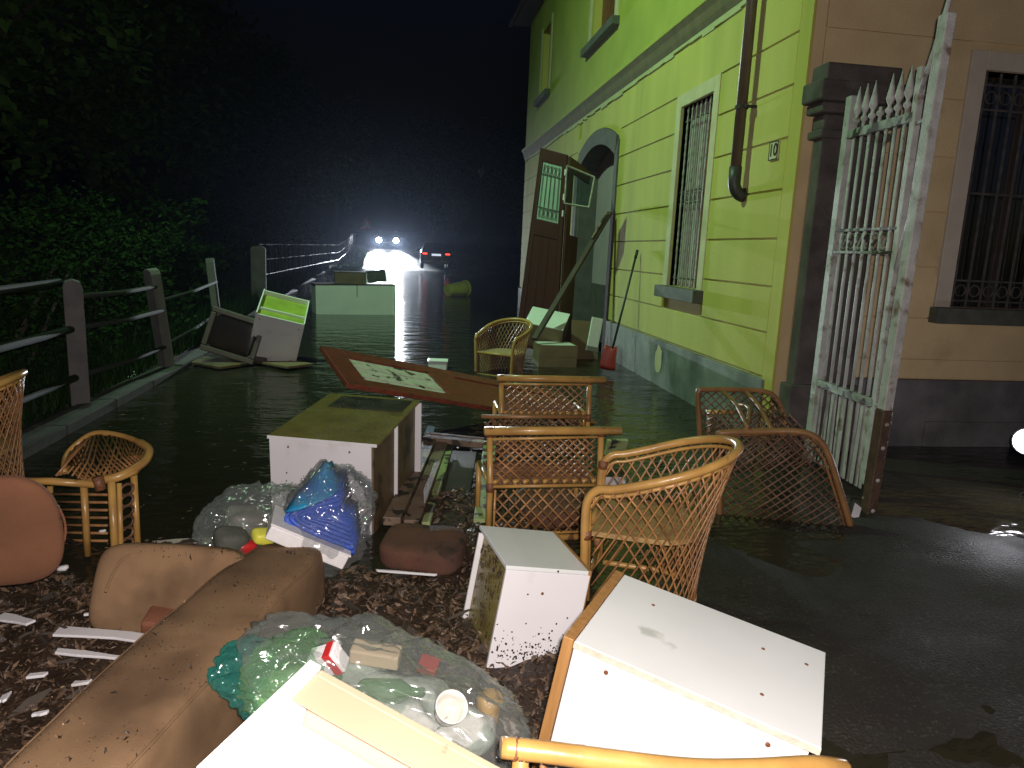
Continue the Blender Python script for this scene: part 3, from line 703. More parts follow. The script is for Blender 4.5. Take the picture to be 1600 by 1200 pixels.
# snow shovel leaning on the wall
sh = thing('shovel', 'long black handled shovel with red blade leaning on the green wall', 'shovel')
h0 = atx(996, 391, WX-.06); h1 = aty(957, 545, 9.45)
MB().tube([h0, h0.lerp(h1,.5), h1], .016, 8).build('handle', M['black'], sh, smooth=True)
MB().tube([h0, h0 + (h0-h1).normalized()*-.12], .021, 8).build('grip', M['black'], sh, smooth=True)
sd = (h1-h0).normalized(); sx = Vector((.72,-.69,0)).normalized(); sb = MB(); nu, nv = 7, 7; vs = []
sn = sd.cross(sx).normalized()
for j in range(nv):
    for i in range(nu):
        a = (i/(nu-1)-.5); c = j/(nv-1); vs.append(h1 + sx*(a*(.20+.05*c)) + sd*(c*.32-.03) + sn*(.25*a*a - .06*c*c))
fs = [(j*nu+i, j*nu+i+1, (j+1)*nu+i+1, (j+1)*nu+i) for j in range(nv-1) for i in range(nu-1)]
sb.add(vs, fs); so = sb.build('blade', mat('dull_red_plastic', (.30,.025,.022), .5, (.2,.02,.018), 8, .5), sh, smooth=True); md = so.modifiers.new('s', 'SOLIDIFY'); md.thickness = .006

# ------------------------------------------------------------------ left railing
def railing_post(base, top, label, wd=.15):
    t = thing('railing_post', label, 'post', 'concrete railing posts on the river side')
    d = (top-base); L_ = d.length; q = d.to_track_quat('Z', 'Y').to_matrix().to_4x4()
    b = MB(); prof = [(-wd/2, 0), (wd/2, 0), (wd/2, L_-.07), (wd*.38, L_-.02), (0, L_), (-wd*.38, L_-.02), (-wd/2, L_-.07)]
    b.prism([Vector((x, -wd*.42, z)) for x, z in prof], (0, wd*.84, 0))
    b.build('shaft', M['concrete'], t, bevel=.008, M=Matrix.Translation(base) @ q @ Matrix.Rotation(R(8), 4, 'Z'))
    return t
p1b = atz(127, 645, -.02); p1t = aty(112, 436, p1b.y - .05)
p2b = atz(262, 582, -.02); p2t = aty(236, 419, p2b.y - .1)
railing_post(p1b, p1t, 'grey concrete railing post nearest the camera on the left, standing upright')
railing_post(p2b, p2t, 'grey concrete railing post tilting towards the first post, second along the railing')
p3b = atz(340, 500, .2); railing_post(p3b, Vector((p3b.x-.1, p3b.y, 1.25)), 'dim narrow concrete railing post behind the television')
p4b = atz(405, 470, .2); railing_post(p4b, Vector((p4b.x, p4b.y, 1.45)), 'wide concrete railing post at the start of the far iron fence', .32)
def rail_tube(a, b, label, r=.028):
    o = MB().tube([a, a.lerp(b,.5) + Vector((0,0,-.02)), b], r, 8).build('railing_tube', M['rail'], smooth=True); tag(o, label, 'railing', 'steel tubes between the railing posts')
zt = aty(112, 442, p1b.y).z; zm = aty(122, 513, p1b.y).z; zl = aty(125, 588, p1b.y).z
nearX = p1b.x
for z, nm in ((zt, 'top'), (zm, 'middle'), (zl, 'bottom')):
    rail_tube(Vector((nearX-.02, 3.2, z+.01)), Vector((p1b.x-.1 if z == zt else p1b.x, p1b.y, z)), nm + ' grey steel rail running from the nearest post out of the picture left', .034)
for z, nm, dx in ((zt-.12, 'top', -.05), (zm, 'middle', 0), (zl, 'lower', 0)):
    rail_tube(Vector((p1b.x, p1b.y, z)), Vector((p2b.x+dx, p2b.y-.05, z-.02)), nm + ' grey steel rail between the upright post and the tilted post', .026)
for z, nm in ((zm+.1, 'upper'), (zl, 'lower')):
    rail_tube(Vector((p2b.x, p2b.y, z)), Vector((p3b.x, p3b.y, z)), nm + ' thin grey rail running on behind the television', .022)
o = beam(atz(150, 612, .03), atz(248, 568, .05), .10, .03).build('pale_board', M['mint'], bevel=.003); tag(o, 'pale narrow board lying behind the tilted railing post', 'board')

# far iron fence along the bank
fence = thing('iron_fence', 'thin iron bar fence along the bank glinting in the headlights', 'fence')
bme = None; fx = lambda y: -4.25 - .001*(y-22)
fb_ = MB().tube([(0,0,0),(0,0,1.15)], .011, 5); 
me_bar = fb_.build('bar', mat('wet_steel', (.16,.165,.17), .35, metal=.5), fence); me_bar.location = (fx(22), 22, .35)
y = 22.3
while y < 62:
    c = me_bar.copy(); COL.objects.link(c); c.parent = fence; c.location = (fx(y), y, .35 + .9*sstep(46, 62, y)); c.rotation_euler = (R(random.uniform(-3,3)), R(random.uniform(-3,3)), 0); y += .30
for z in (.55, 1.0, 1.45):
    MB().tube([(fx(22), 22, z), (fx(47), 47, z), (fx(62), 62, z+.9)], .014, 5).build('rail', me_bar.data.materials[0], fence)

# ------------------------------------------------------------------ flood-borne furniture
def boxed(name, label, cat, loc, eul, group=None):
    t = thing(name, label, cat, group, loc, tuple(R(e) for e in eul)); return t
def panel(t, name, lo, hi, m, bevel=.0025): return MB().box(lo, hi).build(name, m, t, bevel=bevel)
def screw(t, p, axis='y', r=.006):
    Mx = Matrix.Translation(p) @ (Matrix.Rotation(R(90), 4, 'X') if axis == 'y' else Matrix.Identity(4))
    return MB().lathe([(r, -.002), (r, .0015), (r*.6, .002)], 10, Mx).build('screw', M['wrap'], t)

# cabinet A: lying on its back, olive wet top, white end
w_, d_, h_ = .617, .926, .476; th = .018
A = boxed('kitchen_cabinet', 'white cabinet with wet olive top and muddy brown side under the fallen brown door', 'cabinet', (-.734, 4.022, .068), (3.6, .4, -15.3))
panel(A, 'end_panel', (0, 0, -.1), (w_-.035, th, h_-th-.001), M['white'])
panel(A, 'top_panel', (-.006, -.008, h_-th), (w_, d_, h_), M['olive'])
panel(A, 'front_edging', (-.006, -.011, h_-th), (w_, -.0085, h_+.001), M['white'], .001)
panel(A, 'far_end_panel', (0, d_-th, -.1), (w_+.012, d_-.001, h_-th-.001), M['white'])
panel(A, 'left_panel', (0, th+.001, -.1), (th, d_-th-.001, h_-th-.001), M['white'])
panel(A, 'cabinet_door', (w_-.045, th+.001, -.1), (w_-.028, .42, h_-th-.002), M['brownwood'])
panel(A, 'cabinet_door', (w_-.045, .436, -.1), (w_-.028, d_-th-.002, h_-th-.002), M['brownwood'])
panel(A, 'divider_edge', (w_-.045, .421, -.1), (w_-.008, .435, h_-th-.002), M['white'])
for x in (.11, .46): screw(A, (x, -.001, h_-.06))
gb = MB()
for k in range(420):
    a = random.uniform(.22, w_-.01); c = random.uniform(.02, d_-.15)
    if a < .22 + (c-.05)*.1: continue
    s = random.uniform(.0015, .0045); gb.box((a-s, c-s*random.uniform(.5,1.5), h_), (a+s, c+s, h_+s*.8), None)
g = gb.build('broken_glass_crumb', M['glassjar'], A); stuff(g)
panel(A, 'mud_smear', (.10, d_-.32, h_+.001), (w_-.04, d_-.06, h_+.006), M['mud'], .002)

# cabinet M: small, mint top
s_ = .85; w_, d_, h_ = .353, .419, .40
B = boxed('wall_cabinet', 'small white cabinet with olive side standing in debris before the bamboo chairs', 'cabinet', (.321, 2.47, .035), (-.7, 9.0, 8.1))
panel(B, 'front_panel', (.003, 0, -.1), (w_-.004, .016, h_-.001), M['white'])
panel(B, 'top_panel', (0, .0, h_), (w_-.014, d_, h_+.016), M['mint'])
panel(B, 'right_panel', (w_-.0135, .001, -.1), (w_, d_+.01, h_+.017), M['wood'])
panel(B, 'left_board', (.02, .017, -.1), (.034, d_-.02, h_-.002), M['olive'])
panel(B, 'left_edging', (-.004, d_-.03, -.12), (.02, d_-.016, h_-.01), M['white'])
panel(B, 'back_panel', (.036, d_-.012, -.1), (w_-.016, d_-.001, h_-.002), M['edge'])
screw(B, (.165, -.001, h_-.085))
sm = MB()
for k in range(110):
    c = random.uniform(.05, d_-.03); z = random.uniform(-.05, h_-.02) if random.random() < .5 else h_-.02-random.expovariate(14); l = random.uniform(.006, .035); e = random.uniform(.002,.006)
    sm.prism([(.0165, c, z-l), (.0165, c+e*.4, z-l*.3), (.0165, c+e, z), (.0165, c-e*.3, z-l*.2)], (.003, 0, 0))
stuff(sm.build('mud_streak', M['mud'], B))

# cabinet W: big white cabinet in the right foreground
w_, d_, h_ = .644, .489, .714
Wc = boxed('large_white_cabinet', 'large white cabinet with orange wooden edge, nearest on the right', 'cabinet', (.339, 1.777, -.119), (-1.4, 9.1, -32.8))
panel(Wc, 'top_panel', (.02, -.002, h_-.018), (w_+.006, d_, h_), M['mint'])
panel(Wc, 'front_edging', (.02, -.005, h_-.019), (w_+.006, -.0025, h_-.001), M['edge'], .001)
panel(Wc, 'front_panel', (.02, .008, 0), (w_-.028, .026, h_-.0185), M['white'])
panel(Wc, 'side_panel', (w_-.03, .028, 0), (w_-.012, d_, h_-.019), M['white'])
panel(Wc, 'back_panel', (.02, d_-.018, 0), (w_-.032, d_-.002, h_-.019), M['edge'])
panel(Wc, 'wooden_door', (-.012, -.004, -.02), (.018, d_+.004, h_+.003), M['wood'])
for p in ((.12, .005, .66), (.54, .005, .66)): screw(Wc, (p[0], .007, p[2]), 'y', .0065)
for p in ((.15, .36), (.48, .36), (.50, .12), (.60, .37)): screw(Wc, (p[0], p[1], h_), 'z', .0055)

def splash(t, x0, x1, z0, count, y, seed):
    rn = random.Random(seed); b = MB()
    for _ in range(count):
        x = rn.uniform(x0, x1); z = z0 + rn.expovariate(22); a = rn.uniform(.0012, .005)
        b.prism([(x + a*rn.uniform(.6,1.3)*math.cos(k*1.05), y, z + a*rn.uniform(.6,1.4)*math.sin(k*1.05)) for k in range(6)], (0, -.0012, 0))
    return stuff(b.build('mud_splash', M['mud'], t))
splash(A, .01, .56, .10, 130, -.0002, 1); splash(B, .01, .33, .04, 220, -.0002, 2); splash(Wc, .03, .60, .22, 70, .0078, 3)
# open drawer at the bottom edge
w_, d_, h_ = .504, .334, .156
D = boxed('open_drawer', 'open white drawer with cream inner board at the bottom edge of the picture', 'drawer', (-.376, 1.165, .567), (2.0, 16.0, -26.2))
panel(D, 'left_side', (0, 0, 0), (.03, d_, h_), M['white'])
panel(D, 'rear_side', (.031, d_-.02, 0), (w_, d_, h_-.01), M['cream'])
panel(D, 'front_side', (.031, -.3, 0), (w_, -.28, h_), M['white'])
panel(D, 'bottom', (.031, -.279, .0), (w_, d_-.021, .012), M['white'])
panel(D, 'inner_ledge', (.031, d_-.105, h_-.012), (w_, d_-.021, h_-.0101), M['cream'])
MB().lathe([(.045,0),(.045,.012),(.036,.014),(.036,.02),(.02,.022)], 24, Matrix.Translation((.13, -.02, .0125))).build('burner_ring', M['black'], D)

# cabinet 2: tipped, open towards the sky, green inside
w_, d_, h_ = .60, .70, .66
C2 = boxed('tipped_cabinet', 'tipped white cabinet with open green shelf leaning beside the television', 'cabinet', (-2.02, 9.55, .10), (21, 13.0, 7.0))
panel(C2, 'front_panel', (.016, 0, 0), (w_-.016, .018, h_-.012), M['white'])
panel(C2, 'left_panel', (0, -.01, 0), (.0155, d_, h_+.015), M['white'])
panel(C2, 'right_panel', (w_-.0155, -.01, 0), (w_, d_, h_+.003), M['white'])
panel(C2, 'back_panel', (.016, d_-.02, 0), (w_-.016, d_-.002, h_), M['white'])
panel(C2, 'shelf', (.016, .22, .05), (w_-.016, .236, h_-.02), M['mint'])
panel(C2, 'inner_board', (.016, .019, h_-.06), (w_-.016, .219, h_-.05), M['greenboard'])
panel(C2, 'inner_board', (.016, .237, h_-.07), (w_-.016, d_-.021, h_-.06), M['greenboard'])
for p in ((.06, h_-.08), (.54, h_-.1), (.53, .09)): screw(C2, (p[0], -.001, p[1]), 'y', .008)

# television
T = boxed('television', 'old tube television with dark screen tilted beside the tipped white cabinet', 'television', (-2.55, 9.35, .22), (-6.6, 17.5, 4))
fr = MB(); 
for lo, hi in (((0,0,0),(.66,.10,.07)), ((0,0,.50),(.66,.10,.57)), ((0,0,.0701),(.065,.10,.4999)), ((.595,0,.0701),(.66,.10,.4999))): fr.box(lo, hi)
fr.build('bezel', M['tvgrey'], T, bevel=.012)
puff('screen', (.54, .06, .44), M['screen'], T, p=6, n=8, M=Matrix.Translation((.33, .035, .285)))
bk = MB(); bk.add([(.02,.101,.02),(.64,.101,.02),(.64,.101,.55),(.02,.101,.55),(.14,.42,.08),(.52,.42,.08),(.52,.42,.46),(.14,.42,.46)], [(0,1,2,3)[::-1],(4,5,6,7),(0,1,5,4),(1,2,6,5),(2,3,7,6),(3,0,4,7)])
bk.build('back_case', M['tvback'], T, bevel=.02)
panel(T, 'control_panel', (.62, .14, .04), (.80, .40, .20), M['darkwood'], .02)
def board(name, label, pa, pb__, wd, th, m, cat='board'):
    o = beam(pa, pb__, wd, th).build(name, m, bevel=.003); return tag(o, label, cat)
board('wet_board', 'muddy board floating under the television', atz(292, 560, .04), atz(366, 572, .04), .42, .03, M['brownwood'])
board('wet_board', 'brown board sticking out of the water under the tipped cabinet', atz(400, 560, .03), atz(470, 572, .05), .40, .03, M['cardboard'])

# big pale box, dark carton on it
w_, d_, h_ = 1.82, .80, .68
BB = boxed('pale_chest', 'long pale greenish white chest standing in the flood towards the cars', 'chest', (-2.0, 16.6, -.03), (-1.0, -1.0, 14))
panel(BB, 'front_panel', (.0, 0, 0), (w_, .02, h_), M['mint']); panel(BB, 'left_panel', (0, .021, 0), (.02, d_, h_), M['mint'])
panel(BB, 'right_panel', (w_-.02, .021, 0), (w_, d_, h_), M['mint']); panel(BB, 'back_panel', (.021, d_-.02, 0), (w_-.021, d_, h_), M['mint'])
panel(BB, 'top_panel', (-.02, -.012, h_+.001), (w_+.02, d_+.01, h_+.03), M['darkwood'])
panel(BB, 'cable', (w_*.50, -.006, h_-.26), (w_*.507, -.001, h_), M['black'], .001)
cx = boxed('carton', 'dark grey carton lying on top of the long pale chest', 'box', (-1.62, 16.85, .69), (0, 0, 8))
panel(cx, 'side', (0, 0, 0), (.70, .5, .25), M['cardboard']); panel(cx, 'lid', (-.01, -.01, .251), (.72, .51, .27), M['sill']); panel(cx, 'flap', (.705, .0, .0), (.72, .04, .25), M['mint'])
pn = boxed('dark_tray', 'dark tray beside the carton on the pale chest, right of it', 'tray', (-.88, 17.0, .71), (0, -8, 5)); panel(pn, 'tray_body', (0, 0, 0), (.42, .4, .26), M['sill'], .03); panel(pn, 'rim', (-.02, -.02, .261), (.44, .42, .275), M['sill'])

# yellow bin floating
yb = thing('yellow_bin', 'yellow plastic waste bin floating on its side in the flood', 'bin')
pa = atz(702, 455, .17); pb3 = atz(733, 451, .2)
L_ = .78
Mq = Matrix.Translation(Vector((pa.x-.05, pa.y, .20))) @ Vector((.80, .58, .08)).to_track_quat('Z','Y').to_matrix().to_4x4()
MB().lathe([(.185,0),(.19,.01),(.20,.15),(.235,L_*.75),(.25,L_)], 24, Mq).build('body', M['yellow'], yb, smooth=True)
MB().lathe([(.252,L_-.03),(.275,L_-.02),(.275,L_+.02),(.252,L_+.03)], 24, Mq).build('rim', M['yellow'], yb)
MB().lathe([(.191,.0),(.20,-.01),(.17,-.03),(.05,-.02)], 24, Mq).build('base', M['yellow'], yb)

cp = boxed('plastic_tub', 'small pale plastic tub floating beyond the brown door', 'tub', tuple(atz(669, 577, .0)), (0, 0, -4))
panel(cp, 'body', (0, 0, -.05), (.25, .2, .10), M['mint'], .02); panel(cp, 'lid', (-.01, -.01, .101), (.26, .21, .12), M['mint'], .006)

# boxes near the doorway
bx1 = boxed('wooden_drawer_box', 'low brown wooden drawer unit with pale green top behind the upright bamboo chair', 'box', (1.86, 9.9, -.05), (0, 0, 2))
panel(bx1, 'front_panel', (0, 0, .19), (.56, .02, .36), M['cardboard']); panel(bx1, 'front_panel', (0, 0, 0), (.555, .02, .187), M['cardboard'])
panel(bx1, 'top_panel', (.03, .021, .345), (.53, .42, .36), M['mint']); panel(bx1, 'side_panel', (.535, .021, 0), (.56, .42, .355), M['cardboard']); panel(bx1, 'side_panel', (0, .021, 0), (.025, .42, .355), M['cardboard'])
bx2 = boxed('overturned_box', 'overturned brown box with pale bottom before the torn off door', 'box', (1.72, 10.55, .24), (24, 8, -20))
panel(bx2, 'bottom', (.0, .0, .36), (.58, .50, .375), M['mint']); panel(bx2, 'side', (0, 0, 0), (.58, .02, .359), M['cardboard']); panel(bx2, 'side', (0, .021, 0), (.02, .50, .359), M['cardboard']); panel(bx2, 'side', (.56, .021, 0), (.58, .50, .359), M['darkwood'])
bx3 = boxed('brown_board', 'brown board leaning against the right jamb of the doorway', 'board', (2.52, 10.7, -.05), (-14, 3, 8)); panel(bx3, 'face', (0, 0, 0), (.44, .025, .66), M['cardboard'])
bx4 = boxed('white_offcut', 'short white board standing at the foot of the door jamb', 'board', tuple(aty(918, 540, 10.0)), (-6, 10, 10)); panel(bx4, 'face', (0, 0, 0), (.17, .03, .42), M['mint']); panel(bx4, 'foot', (0, -.01, -.07), (.18, .05, -.005), M['tvback'])

# red-brown door lying half in the water with a torn paper pane
DL = aty(541, 603, 5.15); DU = aty(499, 543, 5.85); RL = atz(935, 666, -.03)
pt, pb_ = leaf(DU, RL + (DU-DL), DL, RL)
fd = thing('fallen_door', 'red brown door with torn white pane lying across the cabinet into the water', 'door')
nrm_ = (RL-DL).cross(DU-DL).normalized()
if nrm_.z < 0: sgn = -1
else: sgn = 1
def pbz(a0, a1, c0, c1, d0, d1, nm, m, bev=.006):
    p = [pt(a, c, 0) + nrm_*sgn*d for d in (d0, d1) for c in (c0, c1) for a in (a0, a1)]
    b = MB(); b.add(p, [(0,1,3,2),(4,6,7,5),(0,4,5,1),(2,3,7,6),(0,2,6,4),(1,5,7,3)]); return b.build(nm, m, fd, bevel=bev)
for a in ((0,.07,0,1),(.0701,.45,0,.18),(.0701,.45,.80,1),(.45,1,0,.18),(.45,1,.80,1),(.36,.46,.181,.799),(.94,1,.181,.799)): pbz(*a, -.02, .022, 'frame_rail', M['door_red'])
pbz(.4601, .9399, .181, .799, -.008, .008, 'door_panel', M['door_red'])
for k in range(5): pbz(.071, .359, .19+k*.124, .19+k*.124+.108, -.006, .004+.003*(k % 2), 'paper_strip', M['paper'], .002)
pbz(.071, .359, .182, .798, -.014, -.008, 'backing', M['darkwood'], .002)

# light wooden shutter frame lying in the mud between cabinet and chairs
sf = thing('fallen_shutter', 'muddy wooden shutter frame with flaking pale green paint lying in shallow water', 'shutter')
sA, sB_, sC, sD = atz(612, 815, .08), atz(745, 818, .08), atz(765, 700, .06), atz(672, 690, .06)
def fbeam(p, q, wd, th, nm, m): return beam(p, q, wd, th).build(nm, m, sf, bevel=.005)
fbeam(sA, sD, .10, .05, 'stile', M['plank']); fbeam(sA + Vector((.11,0,-.012)), sD + Vector((.10,0,-.012)), .09, .04, 'stile', M['plank'])
fbeam(sA + Vector((.19,0,-.02)), sD + Vector((.17,0,-.02)), .05, .03, 'painted_strip', M['greenpaint'])
fbeam(sB_ + Vector((.03,0,0)), sC, .10, .05, 'stile', M['greenpaint']); fbeam(sD + Vector((-.05,.06,.01)), sC + Vector((.12,.02,.01)), .09, .05, 'top_rail', M['plank'])
fbeam(sD + Vector((-.02,.22,.0)), sC + Vector((.10,.18,.0)), .05, .04, 'top_rail', M['plank'])
fbeam(sA.lerp(sB_,.55) + Vector((0,.0,-.06)), sD.lerp(sC,.5) + Vector((0,0,-.06)), .28, .02, 'dark_panel', M['darkwood'])

# ------------------------------------------------------------------ bamboo chairs
def rim_pt(t):
    # plan of the rim, t in 0..1 from the left front to the right front around the back; front is -Y
    z = .585 + .19*max(0, math.sin(math.pi*t))**1.5; A_ = .2
    if t < A_: f = t/A_; return Vector((-.285 - .025*math.sin(f*math.pi/2), -.28 + f*.31, z))
    if t > 1-A_: f = (1-t)/A_; return Vector((.285 + .025*math.sin(f*math.pi/2), -.28 + f*.31, z))
    th_ = math.pi*(t-A_)/(1-2*A_); return Vector((-.31*math.cos(th_), .03 + .31*math.sin(th_), z))
def base_pt(t):
    if t < .2: f = t/.2; return Vector((-.235, -.25 + f*.27, .03))
    if t > .8: f = (1-t)/.2; return Vector((.235, -.25 + f*.27, .03))
    th_ = math.pi*(t-.2)/.6; return Vector((-.235*math.cos(th_), .02 + .19*math.sin(th_), .03))
def tub_chair(label, loc, rot, dark=False, scale=1.0):
    B_, C_ = (M['bamboo_dark'], M['cane_dark']) if dark else (M['bamboo'], M['cane'])
    t = thing('bamboo_tub_chair', label, 'chair', 'bamboo armchairs washed into the street', loc, tuple(R(e) for e in rot)); t.scale = (scale,)*3
    rim = smooth_path([Vector((-.255,-.285,.02)), Vector((-.262,-.290,.25)), Vector((-.272,-.296,.46)), Vector((-.280,-.285,.545)), Vector((-.288,-.245,.590))] + [rim_pt(i/16) for i in range(1, 16)] + [Vector((.288,-.245,.590)), Vector((.280,-.285,.545)), Vector((.272,-.296,.46)), Vector((.262,-.290,.25)), Vector((.255,-.285,.02))], 4)
    MB().tube(rim, [.018]*3 + [.020]*(len(rim)-6) + [.018]*3, 10).build('rim', B_, t, smooth=True)
    inner = [Vector((q.x*.96, q.y*.96+.002, q.z-.034)) for q in rim[10:-10]]
    MB().tube([Vector((-.243,-.262,.05))] + inner + [Vector((.243,-.262,.05))], .009, 7).build('inner_rim', B_, t, smooth=True)
    b = MB(); Nn = 30
    for i in range(Nn+1):
        for s in (-1, 1):
            u0 = i/Nn; u1 = u0 + s*.25; f = 1.0
            if u1 < 0: f = u0/.25
            if u1 > 1: f = (1-u0)/.25
            if f < .06: continue
            p0 = rim_pt(u0)*.985; p0.z = rim_pt(u0).z - .02
            ptsl = []
            for k in range(8):
                g_ = f*k/7; uu = u0 + s*.25*g_
                ra = rim_pt(min(1,max(0,uu))); ba = base_pt(min(1,max(0,uu)))
                bul = g_ + .20*math.sin(math.pi*g_)            # waisted shell
                q = ra.lerp(ba, g_); q.x = ra.x + (ba.x-ra.x)*min(1, bul); q.y = ra.y + (ba.y-ra.y)*min(1, bul); q.z = ra.z - .02 + (ba.z-ra.z)*g_
                ptsl.append(q * (1.0 if s > 0 else .988))
            b.tube(ptsl, .0047, 5)
    b.build('lattice', C_, t, smooth=True)
    MB().tube([base_pt(i/24) for i in range(25)], .014, 8).build('base_ring', B_, t, smooth=True)
    seat = MB(); zs_ = .36
    sp_ = [Vector((-.25, -.27, zs_))] + [base_pt(i/20)*1.08 + Vector((0,0,zs_-.03)) for i in range(21)] + [Vector((.25, -.27, zs_))]
    seat.prism(sp_, (0, 0, .022)); seat.build('seat', M['seatpad'], t)
    MB().tube([(-.26,-.285,zs_+.012), (.26,-.285,zs_+.012)], .017, 8).build('seat_rail', B_, t, smooth=True)
    MB().tube([(-.255,-.284,.09), (.255,-.284,.09)], .012, 8).build('stretcher', B_, t, smooth=True)
    for sx_ in (-1, 1):
        for z in (.12, .37, .54): MB().tube([(sx_*(.257+.02*z), -.286, z-.02), (sx_*(.257+.02*z), -.286, z+.02)], .0225, 10).build('binding', M['wrap'], t, smooth=True)
    return t
chD = atz(1020, 960, .12)
tub_chair('bamboo tub armchair standing upright behind the large white cabinet', (1.125, 2.95, .07), (0, 0, -112), scale=.96)
tub_chair('bamboo tub armchair standing in the water before the brown drawer unit', (1.30, 9.35, -.10), (0, 0, -37), dark=False, scale=1.02)
tub_chair('bamboo tub armchair cut off by the left edge of the picture', (-2.42, 4.35, -.04), (4, 6, -95), scale=1.05)

def square_chair(label, loc, rot, w=.58, hi=.53, dense=True):
    t = thing('bamboo_square_chair', label, 'chair', 'square bamboo seats standing one behind the other', loc, tuple(R(e) for e in rot))
    B_ = M['bamboo']; C_ = M['cane']; x = w/2
    zs_ = hi*.52
    for sx_ in (-1, 1):
        MB().tube([(sx_*x, 0, 0), (sx_*x, 0, zs_), (sx_*(x+.006), .05, hi)], .017, 9).build('post', B_, t, smooth=True)
        MB().tube([(sx_*(x-.028), .0, .02), (sx_*(x-.028), .0, zs_-.02)], .007, 6).build('inner_post', B_, t, smooth=True)
        MB().tube([(sx_*x, .44, 0), (sx_*x, .44, zs_)], .016, 8).build('rear_leg', B_, t, smooth=True)
        MB().tube([(sx_*x, 0, zs_), (sx_*x, .44, zs_)], .012, 8).build('side_rail', B_, t, smooth=True)
        MB().tube([(sx_*(x+.004), .05, hi-.03), (sx_*(x+.006), .05, hi+.022)], .0245, 10).build('binding', M['wrap'], t, smooth=True)
        MB().tube([(sx_*x, 0, .0), (sx_*x, 0, .07)], .0205, 10).build('binding', M['wrap'], t, smooth=True)
        MB().tube([(sx_*x, 0, zs_-.03), (sx_*x, 0, zs_+.02)], .0205, 10).build('binding', M['wrap'], t, smooth=True)
    MB().tube([(-x-.035, .045, hi), (0, .045, hi+.003), (x+.115, .045, hi+.002)], .0235, 10).build('top_rail', B_, t, smooth=True)
    MB().tube([(-x, -.005, .02), (0, -.005, .016), (x, -.005, .02)], .018, 9).build('bottom_rail', B_, t, smooth=True)
    MB().tube([(-x, .0, .045), (x, .0, .045)], .008, 6).build('lath', B_, t, smooth=True)
    MB().tube([(-x, .0, hi-.032), (x, .045, hi-.032)], .008, 6).build('lath', B_, t, smooth=True)
    MB().tube([(-x, -.004, zs_), (x, -.004, zs_)], .010, 7).build('seat_edge', B_, t, smooth=True)
    bb = MB()
    for k in range(11):
        cxk = -x + .03 + k*(w-.06)/10; bb.tube([(cxk-.018, -.006, zs_+.022), (cxk+.014, .004, zs_+.03)], .013, 7)
    bb.build('seat_weave', B_, t, smooth=True)
    lo = lattice_flat(MB(), Vector((-x+.03, 0, .05)), Vector((1,0,0)), Vector((0,0,1)), w-.06, zs_-.07, .062, .0058, .92)
    lo.build('lower_lattice', C_, t, smooth=True)
    vv = Vector((0, .05, hi-zs_)).normalized()
    up_ = lattice_flat(MB(), Vector((-x+.03, .004, zs_+.03)), Vector((1,0,0)), vv, w-.06, hi-zs_-.06, .058 if not dense else .046, .0056, 1.15)
    up_.build('upper_lattice', C_, t, smooth=True)
    if dense:
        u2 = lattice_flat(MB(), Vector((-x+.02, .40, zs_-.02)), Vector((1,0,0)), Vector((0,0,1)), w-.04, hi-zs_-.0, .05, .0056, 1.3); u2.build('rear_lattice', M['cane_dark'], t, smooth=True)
        MB().tube([(-x, .42, hi-.01), (x, .42, hi-.01)], .012, 7).build('rear_rail', M['bamboo_dark'], t, smooth=True)
    sm_ = MB()
    for k in range(9): sm_.tube([(-x+.02, .05+k*.045, zs_), (x-.02, .05+k*.045, zs_)], .009, 5)
    sm_.build('seat_mat', M['cane_dark'], t)
    return t
cl = atz(772, 826, .10); cr = atz(938, 826, .10)
square_chair('nearer square bamboo seat with overhanging top rail and lattice front', (.752, 3.62, .06), (0, 0, 2), w=.60, hi=.60)
bt = aty(846, 592, 4.75)
square_chair('farther square bamboo seat half hidden behind the nearer one', (bt.x+.03, 4.70, bt.z-.52), (0, 0, -1), w=.60, hi=.52, dense=False)

# overturned armchair by the gate
te = thing('overturned_bamboo_chair', 'overturned dark bamboo armchair lying by the foot of the iron gate', 'chair', 'bamboo armchairs washed into the street')
nA = [atz(1124, 800, -.02)]; yN = nA[0].y
P_ = lambda px, py, y_: aty(px, py, y_)
ln = [P_(1124,810,4.15), P_(1123,740,4.15), P_(1122,684,4.15), P_(1135,676,4.13), P_(1200,674,4.08), P_(1250,675,4.02), P_(1278,686,3.98), P_(1295,712,3.95), P_(1312,765,3.92), P_(1330,825,3.9)]
lf = [P_(1094,690,4.75), P_(1092,650,4.75), P_(1091,613,4.75), P_(1102,609,4.74), P_(1150,609,4.72), P_(1195,612,4.7), P_(1213,624,4.68), P_(1225,650,4.66), P_(1232,690,4.64)]
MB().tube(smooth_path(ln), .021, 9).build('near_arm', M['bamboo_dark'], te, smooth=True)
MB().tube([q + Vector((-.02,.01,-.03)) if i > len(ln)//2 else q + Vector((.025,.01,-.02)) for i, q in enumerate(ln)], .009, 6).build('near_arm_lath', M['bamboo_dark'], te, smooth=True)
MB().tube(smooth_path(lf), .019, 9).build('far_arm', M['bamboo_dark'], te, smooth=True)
MB().tube([P_(1104,644,4.5), P_(1145,644,4.48)], .017, 8).build('stub_rail', M['bamboo'], te, smooth=True)
MB().tube([P_(1108,648,4.5), P_(1107,690,4.45)], .016, 8).build('stub_leg', M['bamboo_dark'], te, smooth=True)
for (a, b_, c) in (((1130,612),(1150,640),(1168,668)), ((1165,612),(1185,642),(1206,672)), ((1148,632),(1170,645),(1166,672))):
    MB().tube(smooth_path([P_(*a,4.7), P_(*b_,4.4)+Vector((0,0,.03)), P_(*c,4.1)]), .016, 7).build('seat_slat', M['bamboo_dark'], te, smooth=True)
